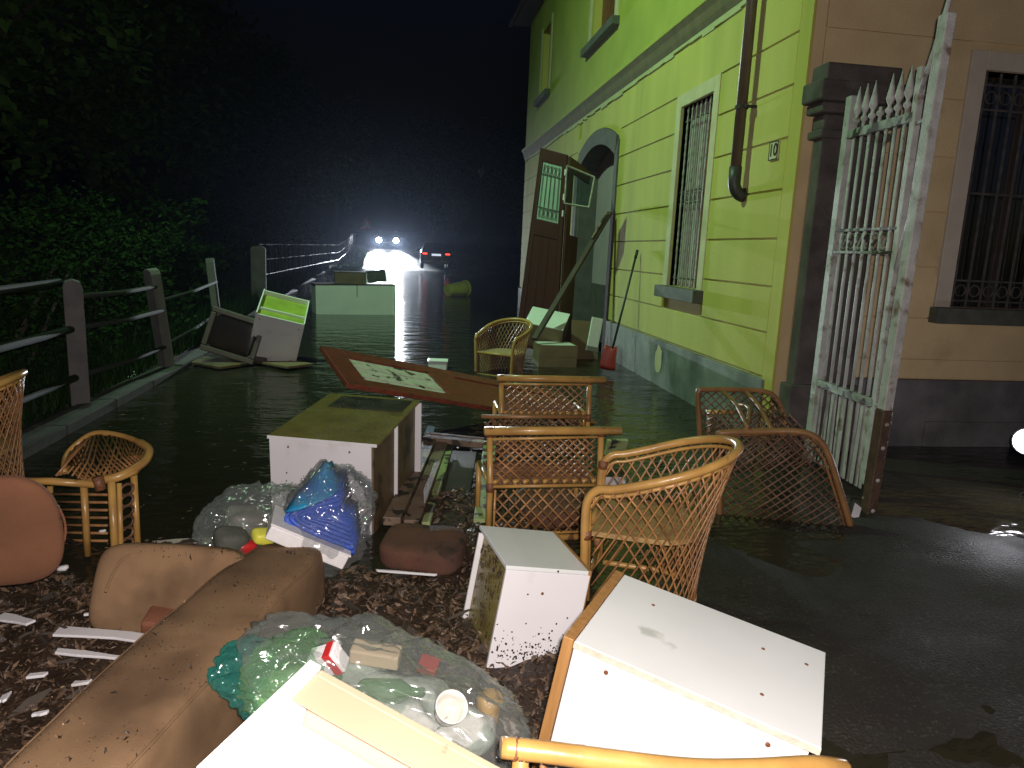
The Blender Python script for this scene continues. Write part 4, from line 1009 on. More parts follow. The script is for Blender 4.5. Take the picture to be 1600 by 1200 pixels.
def inside_poly(x, y, pl):
    r_ = False; j = len(pl)-1
    for i in range(len(pl)):
        if (pl[i][1] > y) != (pl[j][1] > y) and x < (pl[j][0]-pl[i][0])*(y-pl[i][1])/(pl[j][1]-pl[i][1]) + pl[i][0]: r_ = not r_
        j = i
    return r_
def lattice_panel(path, step, r, ang, nm, m, parent, sag=.0):
    # straight canes clipped to the outline of path (roughly planar)
    o_ = path[0]; u = (path[-1]-path[0]); u.z = 0; W_ = u.length; u.normalize(); v = Vector((0,0,1)); nn = u.cross(v)
    pl = [((q-o_).dot(u), (q-o_).dot(v)) for q in path]; b = MB(); zmax = max(q[1] for q in pl); zmin = min(q[1] for q in pl)
    for sgn in (-1, 1):
        c = -2.0
        while c < W_ + 2.0:
            seg = []
            for k in range(60):
                zz_ = zmin + (zmax-zmin)*k/59; xx = c + sgn*ang*(zz_-zmin)
                if inside_poly(xx, zz_, pl): seg.append((xx, zz_))
                elif seg: break
            if len(seg) > 3:
                a, d = seg[0], seg[-1]; q = [o_ + u*(a[0]+(d[0]-a[0])*t_) + v*(a[1]+(d[1]-a[1])*t_) + nn*(r*sgn + sag*math.sin(math.pi*t_)) for t_ in (0,.33,.66,1)]
                b.tube(q, r, 5)
            c += step
    return b.build(nm, m, parent, smooth=True)
lattice_panel(smooth_path(ln, 3), .062, .0058, 1.15, 'near_lattice', M['cane_dark'], te, .02)
lattice_panel(smooth_path(lf, 3), .062, .0058, 1.1, 'far_lattice', M['cane_dark'], te)
mid_ = [q.lerp(ln[min(len(ln)-1,i)], .5) for i, q in enumerate(lf)]
lattice_panel(smooth_path(mid_, 3), .05, .006, 1.0, 'seat_lattice', M['cane_dark'], te, .05)

# toppled armchair on the left
tf = thing('toppled_bamboo_chair', 'toppled bamboo armchair with flared lattice back beside the brown sofa', 'chair', 'bamboo armchairs washed into the street')
Yf = 3.55
f1 = [P_(20,752,3.5), P_(80,752,3.5), P_(150,757,3.52)]
MB().tube(f1, .018, 9).build('seat_rail', M['bamboo'], tf, smooth=True)
MB().tube([P_(152,745,3.52), P_(158,765,3.52)], .026, 10).build('binding', M['wrap'], tf, smooth=True)
MB().tube([P_(174,752,3.5), P_(181,890,3.42)], .018, 9).build('leg', M['bamboo'], tf, smooth=True)
MB().tube([P_(186,755,3.53), P_(190,885,3.45)], .012, 8).build('leg_lath', M['bamboo'], tf, smooth=True)
MB().tube([P_(209,742,3.75), P_(216,868,3.7)], .017, 9).build('leg', M['bamboo'], tf, smooth=True)
MB().tube([P_(131,760,3.6), P_(137,868,3.6)], .017, 9).build('leg', M['bamboo'], tf, smooth=True)
sl_ = MB()
for k in range(8):
    y_ = 772 + k*12; sl_.tube([P_(78, y_, 3.95), P_(168, y_+1, 3.75)], .0075, 5)
sl_.build('slat_panel', M['cane'], tf, smooth=True)
MB().tube([P_(78,755,3.95), P_(80,870,3.95)], .015, 8).build('rear_leg', M['bamboo'], tf, smooth=True)
br3 = MB()
for k in range(6):
    c0_ = P_(198, 765 + k*17, 3.62); br3.tube([c0_ + Vector((.0, .035*math.sin(a), .028*math.cos(a))) + Vector((.018*math.sin(a),0,0)) for a in [i*math.pi/5 for i in range(10)]], .008, 5, True)
br3.build('braided_strip', M['cane_dark'], tf, smooth=True)
# flared shell on top: rim loop with lattice
loop = [P_(100,738,3.8), P_(104,712,3.95), P_(125,690,4.02), P_(150,677,4.02), P_(185,680,3.98), P_(215,690,3.9), P_(232,702,3.8), P_(228,718,3.7), P_(210,732,3.62), P_(180,746,3.56), P_(140,752,3.56)]
MB().tube(smooth_path(loop), [.016]*26 + [.022]*(len(smooth_path(loop))-26), 9).build('shell_rim', M['bamboo'], tf, smooth=True)
MB().tube([P_(180,750,3.55), P_(212,738,3.6), P_(236,706,3.78)], .013, 8).build('shell_lath', M['bamboo'], tf, smooth=True)
lb = MB(); top_ = smooth_path(loop[1:7], 5); bot_ = smooth_path([loop[0]] + loop[:6:-1], 5)
nt_ = len(top_); nb_ = len(bot_)
for i in range(0, 22):
    for s in (-1, 1):
        a = top_[int((nt_-1)*i/21)]; j = i + s*5
        if 0 <= j <= 21:
            c = bot_[int((nb_-1)*j/21)]; m_ = a.lerp(c, .5) + Vector((0,0,-.035)); lb.tube([a, m_, c], .0055, 5)
for i in range(0, 22, 2):
    a = top_[int((nt_-1)*i/21)]; c = P_(95 - i, 742 + i*.2, 3.75); 
    if i < 10: lb.tube([a, c], .0055, 5)
lb.build('shell_lattice', M['cane'], tf, smooth=True)

# bamboo chair rail crossing the bottom edge
th_c = thing('foreground_bamboo_chair', 'bamboo chair whose top rail crosses the bottom edge before the white cabinet', 'chair', 'bamboo armchairs washed into the street')
rl = [P_(785,1168,1.28), P_(860,1176,1.26), P_(960,1189,1.24), P_(1080,1202,1.22), P_(1180,1202,1.22), P_(1270,1197,1.24), P_(1320,1202,1.27)]
MB().tube(smooth_path(rl), .0215, 12).build('top_rail', M['bamboo'], th_c, smooth=True)
MB().tube([P_(786,1168,1.28), P_(783,1168,1.28)], .0205, 12).build('cut_end', M['cream'], th_c)
for x in (802, 811, 820, 898, 906): MB().tube([P_(x,1168+(x-785)*.12,1.275), P_(x+6,1168+(x+6-785)*.12,1.275)], .0232, 12).build('binding', M['wrap'], th_c, smooth=True)
for a in (rl[0].lerp(rl[1],.4), rl[-2]): MB().tube([a, a + Vector((0,.05,-.55))], .017, 8).build('post', M['bamboo'], th_c, smooth=True)
lattice_panel([rl[0]+Vector((.04,.05,-.5)), rl[0]+Vector((.04,0,-.08)), rl[3]+Vector((0,0,-.08)), rl[-2]+Vector((0,0,-.08)), rl[-2]+Vector((0,.05,-.5))], .06, .0055, 1.0, 'lattice', M['cane'], th_c)

# ------------------------------------------------------------------ sofa and cushions
sofa = thing('brown_sofa', 'large brown fabric sofa lying in the debris in the left foreground', 'sofa')
sF = atz(438, 868, .26); sN = atz(70, 1230, .34)
ax = (sN - sF); Ls = ax.length + .25; ax.normalize(); cen = sF.lerp(sN, .5) + ax*(.02)
zax = Vector((0,0,1)); xax = ax.cross(zax).normalized(); zax = xax.cross(ax).normalized()
Mo = Matrix((xax, ax, zax)).transposed().to_4x4()
bol = puff('long_bolster', (.34, Ls, .42), M['sofa'], sofa, p=6.0, n=26, amp=.016, freq=3, M=Matrix.Translation(cen - xax*.042 + Vector((0,0,-.14))) @ Mo)
def crumbs(o, count, seed, zmin, m, size, parent):
    # dirt lying on the upward faces of a cushion
    rn = random.Random(seed); b = MB(); fs_ = [p for p in o.data.polygons if p.normal.z > zmin]
    for _ in range(count):
        p = rn.choice(fs_); q = o.data.vertices[p.vertices[rn.randrange(4)]].co.lerp(o.data.vertices[p.vertices[rn.randrange(4)]].co, rn.random()) ; q = q.lerp(p.center, rn.random())
        if noise.noise(q*5 + Vector((seed,0,0))) < rn.uniform(-.35,.35): continue
        e = Euler((rn.random()*6, rn.random()*6, rn.random()*6)).to_matrix(); s_c = size*rn.uniform(.3,1.0)*(1 + 2*(rn.random() < .06))
        vs = [q + p.normal*.001 + e @ Vector(v)*s_c for v in ((-1,-.3,0),(1,-.2,.1),(.3,.5,-.1),(0,.1,.4))]
        b.add(vs, [(0,2,1),(0,1,3),(1,2,3),(2,0,3)])
    c = b.build('dirt_crumb', m, parent); c.matrix_local = PM[o.name]; return stuff(c)
crumbs(bol, 1500, 3, .4, M['mud'], .0055, sofa); crumbs(bol, 100, 5, .5, M['straw'], .004, sofa)
hx, hy, hzz = .17, Ls/2, .21
for sx_ in (-1, 1):
    seam = []
    for k in range(33):
        v_ = -.93 + 1.86*k/32; cc_ = ((1 - abs(v_)**6)/2)**(1/6); q = Vector((sx_*hx*cc_, hy*v_, hzz*cc_)); seam.append(q + noise.noise_vector(q*3 + Vector((0,0,3)))*.016)
    so_ = MB().tube(seam, .0045, 6).build('piping', M['sofa'], sofa, smooth=True); so_.matrix_local = PM[bol.name]
kc = aty(262, 915, 2.78)
bkr = puff('backrest', (.58, .17, .36), M['sofa'], sofa, p=5.5, n=14, amp=.01, freq=4, M=Matrix.Translation(kc + Vector((0,.06,-.05))) @ Euler((R(-24), R(2), R(-6))).to_matrix().to_4x4())
crumbs(bkr, 350, 9, .2, M['mud'], .007, sofa)
pipe = [P_(165,925,2.72), P_(180,890,2.79), P_(205,868,2.83), P_(290,866,2.84), P_(368,865,2.83)]
MB().tube(smooth_path(pipe), .006, 6).build('piping', M['sofa'], sofa, smooth=True)
lb2 = boxed('leather_pad', 'small red brown leather pad lying in front of the sofa backrest', 'pad', tuple(atz(218, 982, .14)), (14, 8, -4))
panel(lb2, 'pad_body', (0, 0, -.09), (.13, .2, .03), M['leather'], .012); panel(lb2, 'pad_body', (.134, 0, -.09), (.26, .2, .03), M['leather'], .012)
tc_ = thing('round_cushion', 'round terracotta seat cushion with piping at the left edge of the picture', 'cushion')
cc = aty(0, 832, 2.6); Mr = Matrix.Translation(cc) @ Euler((R(-74), R(0), R(14))).to_matrix().to_4x4()
rp_ = puff('pad', (.38, .46, .085), M['terra'], tc_, p=2.8, n=14, amp=.006, freq=6, M=Mr)
crumbs(rp_, 120, 4, .2, M['mud'], .005, tc_)
MB().tube([Mr @ Vector((.195*math.cos(a), .215*math.sin(a), .012)) for a in [i*math.pi/20 for i in range(40)]], .005, 5, True).build('piping', M['leather'], tc_, smooth=True)
cu_ = puff('brown_cushion', (.42, .36, .13), M['cushion'], None, p=4.2, n=12, amp=.012, freq=6, M=Matrix.Translation(atz(663, 852, .12) + Vector((0,.02,-.02))) @ Euler((R(4), R(2), R(-14))).to_matrix().to_4x4())
tag(cu_, 'wet brown square cushion lying on the debris between bag and white cabinet', 'cushion')

# ------------------------------------------------------------------ bag with blue quilt
def crumple(name, pts_c, dims, m, parent, amp, freq, seed, rot, p=2.6, n=58):
    # slack plastic film: large sags, long folds and fine creases, all in the mesh
    o = puff(name, dims, m, parent, p=p, n=n, amp=amp, freq=freq, seed=seed, M=Matrix.Translation(pts_c) @ Euler(tuple(R(e) for e in rot)).to_matrix().to_4x4())
    for v in o.data.vertices:
        q = v.co; nn = q.normalized()
        wv = noise.noise_vector(q*freq*1.6 + Vector((seed, 2, 1)))*.05
        a = q + wv
        k = noise.noise(Vector((a.x*freq*1.1 + seed, a.y*freq*3.2 + seed*2, a.z*freq*3.2)))
        k2 = noise.noise(Vector((a.x*freq*6 + seed, a.y*freq*3, a.z*freq*5 - seed)))
        k3 = noise.noise(Vector((a.x*freq*9 - seed, a.y*freq*13, a.z*freq*11)))
        v.co = q + nn*((1 - abs(k)*3.2)*amp*.45 + (1 - abs(k2)*3)*amp*.17 + (1 - abs(k3)*3)*amp*.075)
    return o
bagA = thing('clear_plastic_bag', 'clear plastic bag holding a blue quilt, lying against the olive topped cabinet', 'bag')
c1_ = P_(520, 800, 3.22)
crumple('film', P_(512, 812, 3.18), (.34, .34, .46), M['bag2'], bagA, .05, 5, 3, (0, 22, 12), p=2.4)
crumple('film', P_(395, 815, 3.35), (.50, .38, .26), M['bag'], bagA, .05, 5, 8, (0, -18, 4), p=2.4)
q_ = thing('blue_quilt', 'folded bright blue quilt inside the clear plastic bag', 'quilt')
# layered fold: outer sheets wrap around
def sheet(path, width, th, nm, m, parent):
    b = MB(); n_ = len(path); off = width
    vs = [p for p in path] + [p + off for p in path]
    b.add(vs, [(i, i+1, n_+i+1, n_+i) for i in range(n_-1)]); o = b.build(nm, m, parent, smooth=True)
    s = o.modifiers.new('s', 'SOLIDIFY'); s.thickness = th; s.offset = 0; return o
for k in range(7):
    pth = smooth_path([P_(529+k*1.5, 768+k*7, 3.16), P_(492+k*3, 781+k*5, 3.12), P_(457+k*7, 798+k*1.5, 3.08), P_(446+k*8, 813-k*.5, 3.06), P_(466+k*9, 831-k*3, 3.05), P_(506+k*5, 849-k*5, 3.05), P_(553-k*1, 866-k*7, 3.06)], 5)
    sheet(pth, Vector((.02, .20, .04)), .011, 'quilt_layer', M['blue'], q_)
tb = MB(); nu_ = 9; L_a = smooth_path([P_(513,720,3.22), P_(488,748,3.17), P_(462,780,3.10), P_(447,802,3.05)], 4); L_b = smooth_path([P_(516,721,3.24), P_(522,735,3.22), P_(528,752,3.18), P_(530,768,3.14)], 4)
vs = []
for a, c in zip(L_a, L_b):
    for i in range(nu_):
        f = i/(nu_-1); q = a.lerp(c, f); q.y -= .05*math.sin(math.pi*f); q += noise.noise_vector(q*14)*.006; vs.append(q)
tb.add(vs, [(j*nu_+i, j*nu_+i+1, (j+1)*nu_+i+1, (j+1)*nu_+i) for j in range(len(L_a)-1) for i in range(nu_-1)])
tq = tb.build('quilt_cover', M['teal'], q_, smooth=True); md = tq.modifiers.new('s', 'SOLIDIFY'); md.thickness = .012
puff('quilt_core', (.22, .12, .16), M['blue'], q_, p=3, n=8, amp=.03, freq=8, M=Matrix.Translation(P_(507, 812, 3.24)) @ Euler((0, R(30), 0)).to_matrix().to_4x4())
fo = boxed('foam_tray', 'white foam tray under the blue quilt in the plastic bag', 'tray', tuple(P_(413, 842, 2.98)), (0, 27, 6)); panel(fo, 'tray_body', (0, 0, -.0), (.36, .22, .065), M['foam'], .006); panel(fo, 'rim', (-.005, -.005, .0655), (.365, .225, .075), M['foam'], .003)
for nm, lab, px, m_, dm in (('yellow_cloth', 'yellow cloth sticking out beside the foam tray', (412, 838), 'yellow', (.10,.08,.06)), ('red_carton', 'small red carton between sofa and plastic bag', (383, 856), 'red', (.08,.06,.06)), ('dark_bundle', 'dark green bundle seen through the plastic bag', (362, 845), 'sill', (.14,.12,.1)), ('pale_bundle', 'pale grey bundle seen through the left of the plastic bag', (385, 812), 'tvback', (.18,.16,.1))):
    o = puff(nm, dm, M[m_], None, p=4, n=6, amp=.012, freq=14, M=Matrix.Translation(P_(*px, 3.1 if nm != 'pale_bundle' else 3.35)) @ Euler((.2,.3,.5)).to_matrix().to_4x4()); tag(o, lab, 'bundle' if 'bundle' in nm else ('cloth' if 'cloth' in nm else 'carton'))

# ------------------------------------------------------------------ big clear bag in the foreground
bagB = thing('large_clear_bag', 'large clear plastic bag of household things lying before the open drawer', 'bag')
Mb = (0, 14, -16)
cB = P_(590, 1085, 1.90)
crumple('film', cB + Vector((.02, .03, -.03)), (.84, .36, .28), M['bag'], bagB, .045, 6, 5, Mb, p=2.7, n=34)
g1 = crumple('green_carrier_bag', P_(455, 1060, 1.92), (.26, .24, .18), M['greenbag'], None, .035, 7, 11, (0, 5, -10), p=2.5); tag(g1, 'light green carrier bag inside the left end of the large clear bag', 'bag')
g1b = crumple('teal_carrier_bag', P_(392, 1052, 1.98), (.13, .22, .18), M['tealbag'], None, .035, 7, 17, (0, -35, -10), p=2.5); tag(g1b, 'teal carrier bag at the left end of the large clear bag', 'bag')
g2 = puff('green_cloth', (.20, .16, .10), mat('green_cloth', (.38,.60,.34), .7, (.28,.5,.26), 12, .5, .4, 60), None, p=3, n=10, amp=.03, freq=9, M=Matrix.Translation(P_(450, 1080, 1.94))); tag(g2, 'pale green cloth inside the green carrier bag', 'cloth')
bx5 = boxed('red_white_carton', 'white carton with red band inside the large clear bag', 'carton', tuple(P_(500, 1062, 1.88)), (20, -25, -20)); panel(bx5, 'carton_body', (0, 0, 0), (.085, .05, .075), M['foam'], .004); panel(bx5, 'red_band', (.052, -.002, -.001), (.076, .052, .0765), M['red'], .002)
bx6 = boxed('maroon_carton', 'small maroon carton seen through the top of the large clear bag', 'carton', tuple(P_(650, 1050, 1.98)), (25, 10, -20)); panel(bx6, 'carton_body', (0, 0, 0), (.06, .05, .03), M['maroon'], .004)
bx7 = boxed('pale_carton', 'pale cream carton at the back of the large clear bag', 'carton', tuple(P_(545, 1025, 2.02)), (10, 5, -12)); panel(bx7, 'carton_body', (0, 0, -.03), (.15, .06, .02), M['cream'], .006)
cupm = thing('white_cup', 'white ceramic cup seen from above inside the large clear bag', 'cup')
Mc = Matrix.Translation(P_(703, 1108, 1.76)) @ Euler((R(38), R(12), 0)).to_matrix().to_4x4()
MB().lathe([(.030,-.05),(.037,-.02),(.044,.02),(.045,.024),(.041,.024),(.036,-.01),(.028,-.035)], 28, Mc).build('bowl', M['ceramic'], cupm, smooth=True)
gc = puff('gold_wrapper', (.07, .07, .11), M['gold'], None, p=2.5, n=8, amp=.02, freq=20, M=Matrix.Translation(P_(765, 1105, 1.96))); tag(gc, 'crumpled gold wrapper beside the cup in the large clear bag', 'wrapper')
jr = thing('glass_jar', 'empty clear glass jar lying left of the cup in the large clear bag', 'jar'); Mj = Matrix.Translation(P_(660, 1115, 1.96)) @ Euler((R(70), R(20), R(40))).to_matrix().to_4x4()
MB().lathe([(.03,-.05),(.036,-.045),(.036,.03),(.028,.045),(.028,.055),(.025,.055)], 20, Mj).build('jar_body', M['glassjar'], jr, smooth=True)
for k, (px, lab) in enumerate((((610,1080),'green glass bottle in the middle of the large clear bag'),)):
    bo = thing('green_bottle', lab, 'bottle'); Mj = Matrix.Translation(P_(*px, 1.90)) @ Euler((R(75), R(0), R(60))).to_matrix().to_4x4()
    MB().lathe([(.03,-.1),(.034,-.09),(.034,.03),(.014,.07),(.013,.11)], 18, Mj).build('bottle_body', M['greenbag'], bo, smooth=True)
ob = puff('pale_filler', (.56,.24,.13), mat('pale_filler_cloth', (.46,.52,.45), .8, (.26,.31,.27), 9, .5, .6, 40, spot=(.62,.62,.58), spot_scale=7, spot_lo=.55, spot_hi=.6), None, p=3, n=22, amp=.05, freq=9, M=Matrix.Translation(P_(625, 1105, 1.96))@ Euler((0, R(14), R(-16))).to_matrix().to_4x4()); tag(ob, 'grey green filler cloth added to make the large clear bag look pale', 'cloth')  # pale lump added so the film over it looks bright

# ------------------------------------------------------------------ debris: bark, chips, splinters and larger fragments
def chips(name, count, m, region, lmin, lmax, seed, flat=.5, wid=.25):
    rnd = random.Random(seed); b = MB(); made = 0; tries = 0
    while made < count and tries < count*8:
        tries += 1; x = rnd.uniform(region[0], region[1]); y = rnd.uniform(region[2], region[3])
        k = pile(x, y)
        if rnd.random() > k: continue
        L_ = (lmin + (lmax-lmin)*rnd.random()**2.2)*(1 + .8*(rnd.random() < .03)); wd = L_*rnd.uniform(wid*.4, wid*2.4); th_ = L_*rnd.uniform(.05, .22)
        e = Euler((rnd.uniform(-flat, flat), rnd.uniform(-flat, flat), rnd.uniform(0, 6.28))).to_matrix().to_4x4()
        Mx = Matrix.Translation((x, y, gz(x, y) + rnd.uniform(-.005, .035))) @ e
        # bent splinter: 6-sided wedge
        j = lambda s: rnd.uniform(-s, s)
        vs = [(-L_/2, -wd/2*rnd.random(), 0), (0, -wd/2, j(th_)), (L_/2, j(wd*.2), 0), (0, wd/2, j(th_)), (0, j(wd*.2), th_), (-L_/2, wd/3*rnd.random(), th_*.4)]
        b.add([Mx @ Vector(v) for v in vs], [(0,1,4),(1,2,4),(2,3,4),(3,5,4),(5,0,4),(0,3,1),(1,3,2),(0,5,3)]); made += 1
    o = b.build(name, m); stuff(o); return o
o = chips('bark_debris', 34000, M['chip'], (-2.6, 1.0, 1.2, 4.9), .006, .052, 2, .8); tag(o, 'dark wet bark and mud debris covering the left foreground', 'debris')
o = chips('splinter_debris', 700, M['straw'], (-2.6, 1.0, 1.2, 4.6), .005, .03, 3, .6, .3); tag(o, 'pale wood splinters and crumbs scattered over the debris', 'debris')
o = chips('twig_debris', 420, M['bark'], (-2.6, 1.0, 1.2, 4.6), .06, .18, 4, .35, .06); tag(o, 'thin dark twigs scattered over the debris', 'debris')
fl_ = MB(); rf2 = random.Random(21)
for _ in range(900):
    x = rf2.uniform(-2.5, 3.0); y = 3.6 + rf2.expovariate(.45)
    if y > 10 or gz(x, y) > -.01 or noise.noise(Vector((x*1.1, y*.8, 3))) < .02: continue
    s_c = rf2.uniform(.006, .028); a = rf2.random()*6.28; d1 = Vector((math.cos(a), math.sin(a), 0))*s_c; d2 = Vector((-d1.y, d1.x, 0))*rf2.uniform(.15,.6)
    q = Vector((x, y, .002)); fl_.add([q-d1, q+d2+Vector((0,0,.003)), q+d1, q-d2], [(0,3,2,1)])
o = fl_.build('floating_scum', M['chip']); stuff(o); tag(o, 'small dark leaf and bark bits floating on the flood water', 'debris')
frs = [((92,988),(240,1000),.075,'broken white panel under the edge of the brown sofa'), ((90,1020),(208,1032),.036,'narrow white strip below the broken white panel'), ((238,852),(330,845),.10,'muddy white panel left of the plastic bag'), ((115,1070),(140,1068),.03,'small white scrap at the edge of the sofa'), ((45,1058),(72,1056),.03,'small white scrap left in the debris below the white strip'), ((0,965),(48,975),.06,'dirty pale board piece at the left edge'), ((0,1096),(14,1090),.05,'small pale chip at the left edge'), ((50,1120),(75,1115),.02,'thin white splinter near the sofa edge'), ((132,962),(166,958),.015,'pale yellow scrap floating before the sofa'), ((590,893),(680,900),.02,'pale splintered lath under the brown cushion')]
for (a, c, wd, lab) in frs:
    pa = atz(*a, .115); pb4 = atz(*c, .125)
    d_f = (pb4-pa); n_f = Vector((-d_f.y, d_f.x, 0)).normalized()*wd; rf = random.Random(int(a[0]*7+a[1]))
    outl = [pa + d_f*t_ + n_f*(-.5 + rf.uniform(0,.28)) for t_ in (0, .3, .62, 1)] + [pa + d_f*t_ + n_f*(.5 - rf.uniform(0,.28)) for t_ in (1.03, .7, .35, -.04)]
    o = MB().prism(outl, (0, 0, .010)).build('white_fragment', M['paper'] if wd > .08 else M['white'], bevel=.002); tag(o, lab, 'fragment')
for (px, lab, sz) in (((270,985),'round white crumb on the leather pad',.012), ((300,985),'crumpled white paper beside the sofa',.03), ((160,830),'pale pebble by the toppled chair legs',.02), ((98,888),'pale shell like scrap beside the round cushion',.03), ((1322,795),None,0)):
    if lab is None: continue
    o = puff('paper_scrap', (sz*1.6, sz, sz*.8), M['foam'], None, p=3, n=4, amp=sz*.25, freq=30, M=Matrix.Translation(atz(*px, .09))); tag(o, lab, 'scrap')
o = MB().box((-.03,-.002,-.05),(.03,.002,.05), Matrix.Translation(atz(1338, 800, .03)) @ Euler((R(-30),R(35),0)).to_matrix().to_4x4()).build('paper_scrap', M['white']); tag(o, 'pale torn card lying against the foot of the gate', 'scrap')
wpl = boxed('drilled_offcut', 'white board with a hole seen through the bamboo lattice', 'board', tuple(atz(885, 765, .02)), (20, 0, -3)); panel(wpl, 'face', (0, 0, 0), (.40, .02, .10), M['white']); screw(wpl, (.05, -.001, .05))
yo = boxed('green_plank', 'pale green plank behind the nearer bamboo seat', 'plank', tuple(atz(945, 712, .05)), (20, 0, 4)); panel(yo, 'face', (0, 0, 0), (.17, .03, .14), M['greenpaint'])
bc = puff('sunken_cushion', (.55, .42, .14), M['cushion'], None, p=4, n=10, amp=.015, freq=5, M=Matrix.Translation(Vector((.98, 4.15, .08))) @ Euler((R(10), R(-6), R(10))).to_matrix().to_4x4()); tag(bc, 'brown seat cushion seen through the lattice of the bamboo chairs', 'cushion')
bp5 = boxed('blue_scrap', 'pale blue plastic scrap floating behind the olive topped cabinet', 'scrap', tuple(atz(664, 678, .0)), (20, 10, 10)); panel(bp5, 'face', (0, 0, -.02), (.07, .02, .08), mat('pale_blue', (.3,.5,.55), .4), .004)

# ------------------------------------------------------------------ torch standing at the right edge
tl_ = thing('work_lamp', 'bright lit work lamp shining at the right edge of the picture', 'lamp')
tp = atz(1606, 690, .42); dirc = (O - tp).normalized()
Mt = Matrix.Translation(tp) @ dirc.to_track_quat('Z', 'Y').to_matrix().to_4x4()
MB().lathe([(.035,-.13),(.04,-.12),(.06,-.05),(.096,-.005),(.10,-.002),(.10,.004),(.092,.004)], 20, Mt).build('housing', M['black'], tl_, smooth=True)
MB().lathe([(.088,-.002),(.09,.006),(.05,.014)], 20, Mt).build('lens', M['lens'], tl_)
MB().tube([tp - dirc*.08, tp - dirc*.08 + Vector((.05,0,-.40))], .009, 8).build('stem', M['black'], tl_)
for k in range(3):
    a = k*2.1 + .4; MB().tube([tp - dirc*.08 + Vector((.05,0,-.38)), tp - dirc*.08 + Vector((.05+.10*math.cos(a), .10*math.sin(a), -.5))], .008, 6).build('leg', M['black'], tl_)
lamp('work_lamp_beam', 'SPOT', tp + dirc*.03, 5.0, (.92,.93,1.0), .03, aim=O + Vector((0,0,-.6)), angle=150)
lamp('work_lamp_spill', 'POINT', tp + dirc*.06 + Vector((0,0,.02)), 9.0, (.9,.88,1.0), .085)

# ------------------------------------------------------------------ street lamp outside the frame on the river side
sl = thing('street_lamp', 'tall street lamp with curved arm on the river side', 'street lamp')
MB().tube([(-6.4, 7.9, -.2), (-6.4, 7.9, 7.2), (-6.2, 7.9, 7.9), (-5.6, 7.9, 8.2), (-3.6, 7.9, 8.2)], [.09,.07,.06,.05,.04], 10).build('pole', M['rail'], sl, smooth=True)
MB().add([(-3.75,7.75,8.10),(-3.05,7.75,8.10),(-3.05,8.05,8.10),(-3.75,8.05,8.10),(-3.65,7.8,8.26),(-3.1,7.82,8.2),(-3.1,7.98,8.2),(-3.65,8.0,8.26)], [(4,5,6,7),(0,1,5,4),(1,2,6,5),(2,3,7,6),(3,0,4,7)]).build('head', M['tvback'], sl)
MB().box((-3.6,7.8,8.06),(-3.15,8.0,8.095)).build('diffuser', M['lampglow'], sl)
lamp('street_lamp_light', 'SPOT', LAMP_POS, LAMP_W, (.54, 1.0, .56), .12, aim=(3.1, 11.2, 1.9), angle=126, blend=1.0)

# ------------------------------------------------------------------ cars
def car(name, label, loc, rz, front):
    t = thing(name, label, 'car', None, loc, (0, 0, rz))
    # local: length along Y, front at -Y; width 1.8
    prof = [(-2.1,.35),(-2.15,.62),(-2.05,.85),(-1.2,1.02),(-.95,1.05),(1.55,1.08),(2.0,1.02),(2.12,.75),(2.1,.38),(1.7,.28),(-1.7,.28)]
    b = MB(); half = .90
    lay = [(-half, .86), (-half*.86, 1.0), (half*.86, 1.0), (half, .86)]
    n_ = len(prof); vs = []
    for x, k in lay:
        for (y_, z_) in prof: vs.append(Vector((x, y_*(.985 if k < 1 else 1), .28 + (z_-.28)*(.95 if k < 1 else 1))))
    fs = []
    for i in range(3):
        for k in range(n_): fs.append((i*n_+k, i*n_+(k+1) % n_, (i+1)*n_+(k+1) % n_, (i+1)*n_+k))
    fs.append(tuple(range(n_))[::-1]); fs.append(tuple(3*n_+k for k in range(n_)))
    b.add(vs, fs).build('body', M['carpaint'], t, smooth=False, bevel=.04)
    MB().add([(-.84,-1.0,1.03),(.84,-1.0,1.03),(.84,1.75,1.05),(-.84,1.75,1.05),(-.66,-.25,1.52),(.66,-.25,1.52),(.66,1.35,1.50),(-.66,1.35,1.50)], [(0,1,5,4),(1,2,6,5),(2,3,7,6),(3,0,4,7),(4,5,6,7)]).build('window', M['carglass'], t, bevel=.05)
    MB().box((-.64,-.2,1.5),(.64,1.3,1.535)).build('roof', M['carpaint'], t, bevel=.02)
    for sx_ in (-1, 1):
        for y_ in (-1.3, 1.3):
            Mx = Matrix.Translation((sx_*.80, y_, .32)) @ Matrix.Rotation(R(90), 4, 'Y'); wh = MB().lathe([(.2,-.1),(.32,-.1),(.33,0),(.32,.1),(.2,.1)], 20, Mx).build('wheel', M['tyre'], t)
            MB().lathe([(.2,-.105),(.2,.105)], 16, Mx).build('rim', M['rim'], wh)
        MB().box((sx_*1.0-.1,-.75,.98),(sx_*1.0+.1,-.62,1.14)).build('mirror', M['carpaint'], t, bevel=.03)
        Mh = Matrix.Translation((sx_*.68, -2.12, .74)) @ Matrix.Rotation(R(90), 4, 'X')
        MB().lathe([(.20,-.03),(.205,.02),(.12,.05)], 16, Mh).build('headlight', M['headlight'] if front else M['carglass'], t)
        tlx = MB().box((sx_*.66-.13, 2.06, .84), (sx_*.66+.13, 2.135, .91)); tlx.build('taillight', M['taillight'] if not front else M['red'], t)
    MB().box((-.26,-2.19,.45),(.26,-2.165,.56)).build('front_plate', M['signwhite'], t)
    MB().box((-.27,2.125,.76),(.27,2.15,.88)).build('rear_plate', M['regplate'] if not front else M['signwhite'], t)
    MB().box((-.80,2.05,.36),(.80,2.16,.52)).build('bumper', M['carpaint'], t, bevel=.03)
    return t
hl = aty(591, 375, 60); hr = aty(620, 376, 60); hc = (hl+hr)/2
zc = hc.z - .74
car('oncoming_car', 'dark oncoming car with two bright headlights at the end of the flooded street', (hc.x, 60+2.1, zc), R(0), True)
